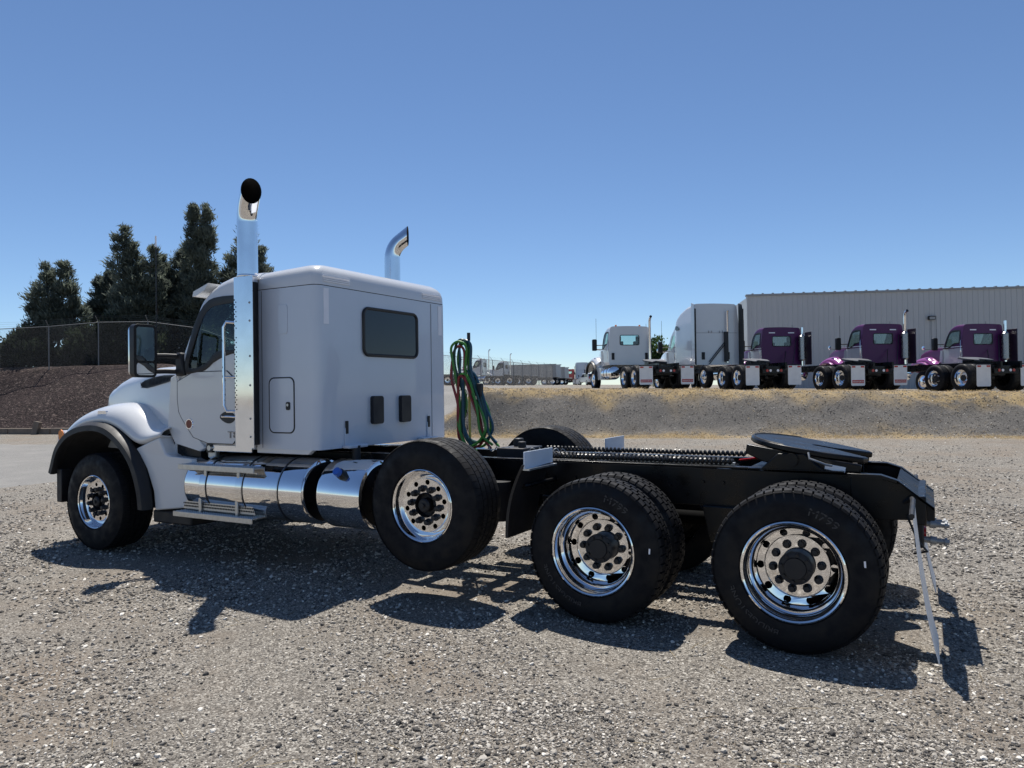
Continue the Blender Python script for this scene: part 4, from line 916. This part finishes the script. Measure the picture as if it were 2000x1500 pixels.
B().box(-.1, wl, min(-fs*.3, fs*.09), max(-fs*.3, fs*.09), BH, BH+.12).obj('eave_trim', mat('trim_grey', (.30, .31, .31), .5), BW, 0)
for i in range(int(wl/.61)): put('roof_rib_end', bpy.data.meshes.get('rib_end') or B().box(-.05, .05, -.12, .12, 0, .05).mesh('rib_end'), BW, (.3+i*.61, fs*-.02, BH+.121))
bpy.data.meshes['rib_end'].materials.append(STEEL)
lp = at(1832, 618, 43.5); lx = (lp.x-c0.x)*math.cos(ang)+(lp.y-c0.y)*math.sin(ang); lz = lp.z-BW.location.z
wlamp = thing('wall_lamp', 'dark box lamp on a conduit on the metal building wall', 'lamp', (c0.x+lx*math.cos(ang)-math.sin(ang)*fs*.04, c0.y+lx*math.sin(ang)+math.cos(ang)*fs*.04, BW.location.z+lz), ang)
B().box(-.19, .19, min(0, fs*.2), max(0, fs*.2), -.12, .12).obj('lamp_housing', SATIN, wlamp, bevel=.02); B().box(-.015, .015, min(0, fs*.03), max(0, fs*.03), -2.4, -.12).obj('conduit', STEEL, wlamp); B().prism(rr(-.15, .15, -.1, .06, .02), fs*.2, fs*.205).obj('lamp_lens', mat('lamp_lens_grey', (.3, .3, .3), .2), wlamp)

# ---------------------------------------------------------------- wire fences
GALV = mat('weathered_galvanised', (.20, .205, .21), .6, .4, var=.15)
def mesh_bay(L, H, name='chain_link'):
    b = B(); st = .065; r = .0022; n = int((L+H)/st)
    for sgn in (1, -1):
        for i in range(n+1):
            u = i*st
            if sgn > 0: p0 = (max(0, u-H), min(u, H)); p1 = (min(u, L), max(0, u-L))
            else: p0 = (max(0, u-H), H-min(u, H)); p1 = (min(u, L), H-max(0, u-L))
            if abs(p0[0]-p1[0]) < .02: continue
            q = [(p0[0], 0, p0[1]), (p1[0], 0, p1[1])]
            b.add([(q[0][0], -r, q[0][2]), (q[0][0], r, q[0][2]), (q[0][0]+r*1.5, 0, q[0][2]), (q[1][0], -r, q[1][2]), (q[1][0], r, q[1][2]), (q[1][0]+r*1.5, 0, q[1][2])], [(0, 1, 4, 3), (1, 2, 5, 4), (2, 0, 3, 5)])
    m = b.mesh(name); m.materials.append(GALV); return m
def fence(label, p0, p1, nb, H, lean=0, group=None, extra=()):
    p0 = Vector(p0); p1 = Vector(p1); L = (p1-p0).length; a = math.atan2(p1.y-p0.y, p1.x-p0.x); bl = L/nb
    f = thing('wire_fence', label, 'fence', (p0.x, p0.y, 0), a, group); bay = mesh_bay(bl, H-.05)
    cs, sn = math.cos(a), math.sin(a); G = lambda x: zg(p0.x+cs*x, p0.y+sn*x)
    for i in range(nb+1):
        x = i*bl; g = G(x)
        ps = B().cyl((x, 0, g-.2), (x, 0, g+H+.02), .032, n=8).obj('fence_post', GALV, f); B().tube([(x, 0, g+H), (x, lean*.28, g+H+.32)], .018, 6).obj('barb_arm', GALV, ps)
        if i < nb:
            g2 = G(x+bl); o = put('chain_link', bay, f, (x, .03, g+.05)); o.rotation_euler = (0, -math.atan2(g2-g, bl), 0)
            B().tube([(x, 0, g+H), (x+bl, 0, g2+H)], .021, 6).obj('top_rail', GALV, f)
            for k in (.35, .7, 1.0): B().tube([(x, lean*.28*k, g+H+.32*k), (x+bl/2, lean*.28*k, (g+g2)/2+H+.32*k-.02), (x+bl, lean*.28*k, g2+H+.32*k)], .004, 4).obj('barbed_wire', GALV, f)
    return f
e = Vector((-5.62, -3.15, 0)).normalized(); b0 = Vector((43.3, -17.1, 0))
fence('tall wire fence with slanted barb arms on top of the mulch slope', b0-e*9.3, b0+e*15.6, 9, 2.4, -1)
p0, p1 = at(890, 752, 60), at(1080, 751, 92); d_ = (p1-p0)
fence('tall wire fence with slanted barb arms in front of the white tractors', p0-d_*.12, p1, 11, 2.4, 1)

# ---------------------------------------------------------------- timber edging at the foot of the slope
TIMB = mat('weathered_timber', (.17, .135, .105), .85, var=.3, scale=5, bump=.6, bscale=25)
t0 = Vector((42.5, -12.6, 0)); te = Vector((-.959, -.284, 0))
for i, lab in enumerate(('weathered timber edging beam at the outer end of the row', 'weathered timber edging beam before the leaning post', 'weathered timber edging beam just past the leaning post', 'weathered timber edging beam running behind the truck')):
    c = t0+te*(2.45*i+1.2); zb = zg(c.x, c.y)-.05
    o = B().box(-1.2, 1.2, -.14, .14, 0, .33).obj('timber_beam', TIMB, None, bevel=.02); o.location = (c.x, c.y, zb); o.rotation_euler = (0, 0, math.atan2(te.y, te.x)+random.uniform(-.02, .02)); tag(o, lab, 'timber', 'timber edging beams')
p = at(68, 850, 35.0); o = B().box(-.13, .13, -.13, .13, -.2, .62).obj('timber_post', TIMB, None, bevel=.02); o.location = (p.x, p.y, zg(p.x, p.y)); o.rotation_euler = (.1, -.22, .5); tag(o, 'short leaning timber post standing against the edging beams', 'post')

# ---------------------------------------------------------------- trees
def leaf_mat(name, c0, c1):
    m = bpy.data.materials.new(name); n, l, b = nodes(m); b.inputs['Roughness'].default_value = .7; b.inputs['Specular IOR Level'].default_value = .2
    a = n.new('ShaderNodeAttribute'); a.attribute_name = 'tone'; r = n.new('ShaderNodeValToRGB'); r.color_ramp.elements[0].color = (*c0, 1); r.color_ramp.elements[1].color = (*c1, 1)
    l.new(a.outputs['Fac'], r.inputs[0]); l.new(r.outputs[0], b.inputs['Base Color'])
    tl = n.new('ShaderNodeBsdfTranslucent'); l.new(r.outputs[0], tl.inputs[0]); mx = n.new('ShaderNodeMixShader'); mx.inputs[0].default_value = .5
    l.new(b.outputs[0], mx.inputs[1]); l.new(tl.outputs[0], mx.inputs[2]); l.new(mx.outputs[0], n['Material Output'].inputs[0]); return m
JUN = leaf_mat('juniper_foliage', (.06, .075, .062), (.22, .25, .20)); SHR = leaf_mat('shrub_foliage', (.012, .018, .012), (.045, .06, .035)); LEAF = leaf_mat('leafy_foliage', (.03, .06, .02), (.10, .16, .05))
def sprigs(cent, direc, n, spread, ln, wd, rng):
    """numpy kite-shaped sprigs around clump centres"""
    k = len(cent); c = np.repeat(cent, n, 0)+rng.normal(0, 1, (k*n, 3))*np.repeat(spread, n)[:, None]*[1, 1, .8]
    d = np.repeat(direc, n, 0)+rng.normal(0, .42, (k*n, 3)); d /= np.linalg.norm(d, axis=1)[:, None]
    s = np.cross(d, rng.normal(0, 1, (k*n, 3))); s /= np.linalg.norm(s, axis=1)[:, None]
    L = (ln*rng.uniform(.6, 1.4, k*n))[:, None]; W = (wd*rng.uniform(.7, 1.3, k*n))[:, None]
    v = np.stack([c-d*L*.5, c+s*W, c+d*L*.5, c-s*W], 1).reshape(-1, 3); tone = np.repeat(rng.uniform(0, 1, k), n)*.6+rng.uniform(0, .4, k*n)
    return v, np.repeat(tone, 4)
def foliage(name, v, tone, m, parent):
    f = np.arange(len(v)).reshape(-1, 4); me = bpy.data.meshes.new(name)
    me.vertices.add(len(v)); me.vertices.foreach_set('co', v.ravel()); me.loops.add(f.size); me.loops.foreach_set('vertex_index', f.ravel().astype(np.int32))
    me.polygons.add(len(f)); me.polygons.foreach_set('loop_start', (np.arange(len(f))*4).astype(np.int32)); me.polygons.foreach_set('loop_total', np.full(len(f), 4, np.int32)); me.update()
    a = me.attributes.new('tone', 'FLOAT', 'POINT'); a.data.foreach_set('value', tone.astype(np.float32)); return link(name, me, m, parent, 0)
BARK = mat('bark', (.07, .055, .045), .9, var=.3, bump=.5, bscale=30)
def tree(name, label, cat, px, D, ytop, wpx, seed, spires, m=JUN, crown0=.18, dens=1., group=None, zoff=0):
    rng = np.random.default_rng(seed); base = at(px, 715, D); base.z = zg(base.x, base.y)+zoff; top = at(px, ytop, D).z; H = top-base.z; Wd = wpx/FPX*D/2
    t = thing(name, label, cat, base, seed, group)
    tr = B(); cents = []; dirs = []; spr = []
    for (ox, hh, rad) in spires:        # each leader: lateral offset (in half widths), height share, radius share
        aa = rng.uniform(0, 6.28); bx, by = ox*Wd*RT[0]/np.hypot(RT[0], RT[1]), ox*Wd*RT[1]/np.hypot(RT[0], RT[1]); c_, s_2 = math.cos(-seed), math.sin(-seed); bx, by = bx*c_-by*s_2, bx*s_2+by*c_
        hz = H*hh; tr.tube([(0, 0, -.2), (bx*.3, by*.3, hz*.2), (bx*.8, by*.8, hz*.5), (bx, by, hz*.95)], [.16*H/8, .12*H/8, .07*H/8, .015], 7)
        nb = int(95*dens*rad*hh)
        for i in range(nb):
            u = rng.uniform(crown0, 1); prof = (min(1, (u-crown0)/.22)**.6)*(1-u)**.62*1.35; a = rng.uniform(0, 6.28); rr0 = rng.uniform(.35, 1.05)
            R_ = Wd*rad*prof*rr0; axis_k = min(1, u*1.4); p = (bx*axis_k+R_*math.cos(a), by*axis_k+R_*math.sin(a), hz*u+R_*.35)
            cents.append(p); dirs.append((math.cos(a)*.8, math.sin(a)*.8, .75)); spr.append(.10+.22*prof*Wd*rad*.35)
            if i % 3 == 0: tr.tube([(bx*axis_k, by*axis_k, hz*u-.1), p], [.03, .008], 4)
    tr.obj('trunk', BARK, t, 60)
    v, tone = sprigs(np.array(cents), np.array(dirs), 120, np.array(spr)*1.15,   .34 if m is JUN else .2, .030 if m is JUN else .07, rng)
    foliage('crown', v, tone, m, t); return t
GT = 'junipers behind the fence'
tree('juniper_tree', 'two-peaked juniper nearest the end of the fence', 'tree', 108, 45, 512, 125, 1, ((-.25, .98, .62), (.3, 1.0, .6), (-.6, .62, .5), (.65, .66, .5)), group=GT, crown0=.3)
tree('juniper_tree', 'small pale juniper standing between two bigger ones', 'tree', 203, 48, 533, 70, 2, ((-.2, .95, .8), (.3, 1.0, .7)), group=GT, crown0=.3)
tree('juniper_tree', 'tall ragged juniper whose top leans out to one side', 'tree', 268, 45, 432, 135, 3, ((-.42, 1.0, .45), (-.1, .85, .55), (.45, .83, .5), (.1, .65, .8), (.7, .6, .5)), group=GT, crown0=.22, dens=1.2)
tree('juniper_tree', 'tallest juniper with a dense rounded top on bare stems', 'tree', 393, 46, 402, 95, 4, ((-.25, 1.0, .6), (.25, 1.0, .62), (0, .62, .95), (-.6, .6, .6), (.5, .55, .7)), group=GT, crown0=.25, dens=1.25)
tree('juniper_tree', 'broad low juniper filling the gap before the tallest one', 'tree', 335, 47, 488, 130, 6, ((-.3, .95, .6), (.35, 1.0, .6), (0, .8, .8)), group=GT, crown0=.2, dens=1.2)
tree('juniper_tree', 'cone-shaped juniper rising behind the polished stack', 'tree', 486, 47, 440, 150, 5, ((0, 1.0, .75), (.35, .85, .6), (-.45, .8, .6)), group=GT, crown0=.15, dens=1.3)
GS = 'dark shrubs lining the fence'
def shrub(label, px, D, ytop, wpx, seed, m=SHR, name='shrub', zb=None):
    rng = np.random.default_rng(seed); base = at(px, 715, D); base.z = zg(base.x, base.y); H = at(px, ytop, D).z-base.z; Wd = wpx/FPX*D/2
    t = thing(name, label, 'shrub' if name == 'shrub' else 'tree', base, 0, GS if name == 'shrub' else None); n = int(170)
    u = rng.normal(0, 1, (n, 3)); u /= np.linalg.norm(u, axis=1)[:, None]; u[:, 2] = np.abs(u[:, 2]); rad = rng.uniform(.45, 1.0, n)[:, None]
    c = u*rad*[Wd, Wd*.8, H*.95]; c[:, 2] = c[:, 2]+.05*H
    v, tone = sprigs(c, u+[0, 0, .5], 75, np.full(n, .2), .22, .06, rng); foliage('foliage', v, tone, m, t)
    tr = B()
    for i in range(6): tr.tube([(0, 0, -.1), (c[i][0]*.5, c[i][1]*.5, c[i][2]*.6), tuple(c[i])], [.05, .03, .01], 5)
    tr.obj('stem', BARK, t, 60); return t
for px, yt, wp_, sd, lab in ((-30, 650, 110, 11, 'low dark shrub at the outer end of the fence'), (60, 640, 110, 12, 'dark shrub under the two-peaked juniper'), (165, 632, 90, 13, 'dark shrub filling the fence bay beside the small pale juniper'), (225, 618, 90, 14, 'tall dark shrub with a lighter green top behind the fence'), (300, 640, 100, 15, 'dark shrub under the tall ragged juniper'), (400, 630, 110, 16, 'dark shrub under the tallest juniper')):
    shrub(lab, px, 43.2, yt, wp_, sd)
shrub('bushy green tree between the white day cab and the tall white sleeper tractor', 1283, 62, 655, 70, 21, LEAF, 'leafy_tree')

# ---------------------------------------------------------------- gravel, straw and dry grass
rng = np.random.default_rng(5)
N = 380000; az0 = math.atan2(fw[1], fw[0])
rho = np.concatenate([rng.uniform(1.9**2, 4.2**2, N//3)**.5, np.exp(rng.uniform(math.log(4.0), math.log(26), N-N//3))])
az = az0+rng.uniform(-.95, .95, N); px_ = CAM[0]+rho*np.cos(az); py_ = CAM[1]+rho*np.sin(az)
keep = rng.uniform(0, 1, N) < np.clip(.55+.75*vnoise(px_, py_, .8, 4)+.3*vnoise(px_, py_, .22, 2), .12, 1)*ss(26, 12, rho)*(px_ < 15.0+.5*vnoise(px_, py_, .7, 8)); px_, py_, rho = px_[keep], py_[keep], rho[keep]; n = len(px_)
tb = rng.uniform(-24, 4.5, 26000); sb_ = rng.uniform(-3.9, .8, 26000); xb, yb = BA[0]-BE[0]*tb+BN[0]*sb_, BA[1]-BE[1]*tb+BN[1]*sb_; px_ = np.concatenate([px_, xb]); py_ = np.concatenate([py_, yb]); rho = np.concatenate([rho, np.full(26000, 17.)]); n = len(px_)
sz = np.clip(np.exp(rng.normal(math.log(.0040), .5, n)), .002, .02)*np.clip(rho/4.5, 1, 2.4); sz = np.minimum(sz, .017); pz = hgt(px_, py_)+sz*.25
me = bpy.data.meshes.new('gravel'); me.vertices.add(n); me.vertices.foreach_set('co', np.stack([px_, py_, pz], -1).ravel())
a = me.attributes.new('scl', 'FLOAT_VECTOR', 'POINT'); a.data.foreach_set('vector', (sz[:, None]*rng.uniform(.7, 1.4, (n, 3))*[1.1, 1.0, .62]).astype(np.float32).ravel())
a = me.attributes.new('rot', 'FLOAT_VECTOR', 'POINT'); a.data.foreach_set('vector', np.stack([rng.normal(0, .3, n), rng.normal(0, .3, n), rng.uniform(0, 6.28, n)], -1).astype(np.float32).ravel())
go = bpy.data.objects.new('gravel', me); col.objects.link(go); go['kind'] = 'stuff'; tag(go, 'loose pale and dark gravel stones scattered over the lot', 'gravel')
STONE = bpy.data.materials.new('gravel_stone'); sn, sl2, sb = nodes(STONE); sb.inputs['Roughness'].default_value = .85
oi = sn.new('ShaderNodeObjectInfo'); cr = sn.new('ShaderNodeValToRGB'); e_ = cr.color_ramp.elements; e_[0].color = (.05, .046, .042, 1); e_[1].color = (.85, .80, .71, 1); e_[1].position = 1
for p_, c_ in ((.3, (.15, .134, .115)), (.6, (.31, .28, .24)), (.9, (.50, .46, .40))):
    k = cr.color_ramp.elements.new(p_); k.color = (*c_, 1)
sl2.new(oi.outputs['Random'], cr.inputs[0]); sl2.new(cr.outputs[0], sb.inputs['Base Color'])
ng = bpy.data.node_groups.new('scatter', 'GeometryNodeTree'); ng.interface.new_socket('Geometry', in_out='INPUT', socket_type='NodeSocketGeometry'); ng.interface.new_socket('Geometry', in_out='OUTPUT', socket_type='NodeSocketGeometry')
gi = ng.nodes.new('NodeGroupInput'); gout = ng.nodes.new('NodeGroupOutput'); ip = ng.nodes.new('GeometryNodeInstanceOnPoints'); ico = ng.nodes.new('GeometryNodeMeshIcoSphere'); ico.inputs['Radius'].default_value = 1; ico.inputs['Subdivisions'].default_value = 2
sp = ng.nodes.new('GeometryNodeSetPosition'); nz = ng.nodes.new('ShaderNodeTexNoise'); nz.inputs['Scale'].default_value = 1.1; vm = ng.nodes.new('ShaderNodeVectorMath'); vm.operation = 'SUBTRACT'; vm.inputs[1].default_value = (.5, .5, .5)
vs_ = ng.nodes.new('ShaderNodeVectorMath'); vs_.operation = 'SCALE'; vs_.inputs['Scale'].default_value = 1.3
ng.links.new(nz.outputs['Color'], vm.inputs[0]); ng.links.new(vm.outputs[0], vs_.inputs[0]); ng.links.new(ico.outputs[0], sp.inputs[0]); ng.links.new(vs_.outputs[0], sp.inputs['Offset'])
sm_ = ng.nodes.new('GeometryNodeSetMaterial'); sm_.inputs['Material'].default_value = STONE; ng.links.new(sp.outputs[0], sm_.inputs[0])
na1 = ng.nodes.new('GeometryNodeInputNamedAttribute'); na1.data_type = 'FLOAT_VECTOR'; na1.inputs[0].default_value = 'scl'; na2 = ng.nodes.new('GeometryNodeInputNamedAttribute'); na2.data_type = 'FLOAT_VECTOR'; na2.inputs[0].default_value = 'rot'
ng.links.new(gi.outputs[0], ip.inputs['Points']); ng.links.new(sm_.outputs[0], ip.inputs['Instance']); ng.links.new(na1.outputs[0], ip.inputs['Scale']); ng.links.new(na2.outputs[0], ip.inputs['Rotation']); ng.links.new(ip.outputs[0], gout.inputs[0])
md = go.modifiers.new('scatter', 'NODES'); md.node_group = ng
# straw stalks near, dry grass on the bank
STRAW = leaf_mat('dry_straw', (.22, .15, .07), (.55, .44, .26))
def blades(name, label, x, y, ln, up, w):
    k = len(x); a = rng.uniform(0, 6.28, k); L = ln*rng.uniform(.4, 1.3, k); z = hgt(x, y)+.006; dz = L*up*rng.uniform(.3, 1, k)
    dx, dy = np.cos(a)*L, np.sin(a)*L; sx, sy = -np.sin(a)*w, np.cos(a)*w
    v = np.stack([np.stack([x-sx, y-sy, z], -1), np.stack([x+sx, y+sy, z+.001], -1), np.stack([x+dx+sx*.4, y+dy+sy*.4, z+dz+.003], -1), np.stack([x+dx-sx*.4, y+dy-sy*.4, z+dz+.002], -1)], 1).reshape(-1, 3)
    o = foliage(name, v, np.repeat(rng.uniform(0, 1, k), 4), STRAW, None); o['kind'] = 'stuff'; tag(o, label, 'straw'); return o
k = 420; rho = rng.uniform(2.5, 12, k); az = az0+rng.uniform(-.9, .9, k)
blades('straw', 'thin dry straw stalks scattered over the gravel lot', CAM[0]+rho*np.cos(az), CAM[1]+rho*np.sin(az), .16, .05, .0016)
k = 26000; tt = rng.uniform(-26, 2.5, k); band = rng.uniform(0, 1, k) < .5; s1 = np.where(band, rng.normal(-3.5, .5, k), rng.normal(.2, .8, k))
gx_ = BA[0]-BE[0]*tt+BN[0]*s1; gy_ = BA[1]-BE[1]*tt+BN[1]*s1; ok = vnoise(gx_, gy_, 1.3, 7)+rng.normal(0, .25, k) > -.15
blades('dry_grass', 'dry yellow grass along the foot and top of the bank', gx_[ok], gy_[ok], .14, .45, .006)

# white box trailer glimpsed through the stems behind the fence
bp_ = at(352, 700, 62); bt = thing('box_trailer', 'white box trailer glimpsed between the juniper stems behind the fence', 'trailer', (bp_.x, bp_.y, zg(bp_.x, bp_.y)), math.atan2(-RT[1], -RT[0]))
B().box(-1.3, 3.2, -1.25, 1.25, 1.1, 3.6).obj('trailer_body', WHITE, bt, bevel=.03)
for i in range(8):
    B().box(-1.2+i*.6, -1.17+i*.6, 1.25, 1.27, 1.15, 3.55).obj('side_rib', ALU, bt)
for s in (1, -1):
    for x in (-.6, .7): w_ = put('wheel', WM['bg_rim'], bt, (x, s*1.2, .52), (0, 0, 0 if s > 0 else math.pi)); put('tyre', WM['bg_tyre'], w_, (0, -.135, 0))
B().box(-1.2, 3.1, -.45, .45, .8, 1.1).obj('trailer_frame', BLACK, bt)
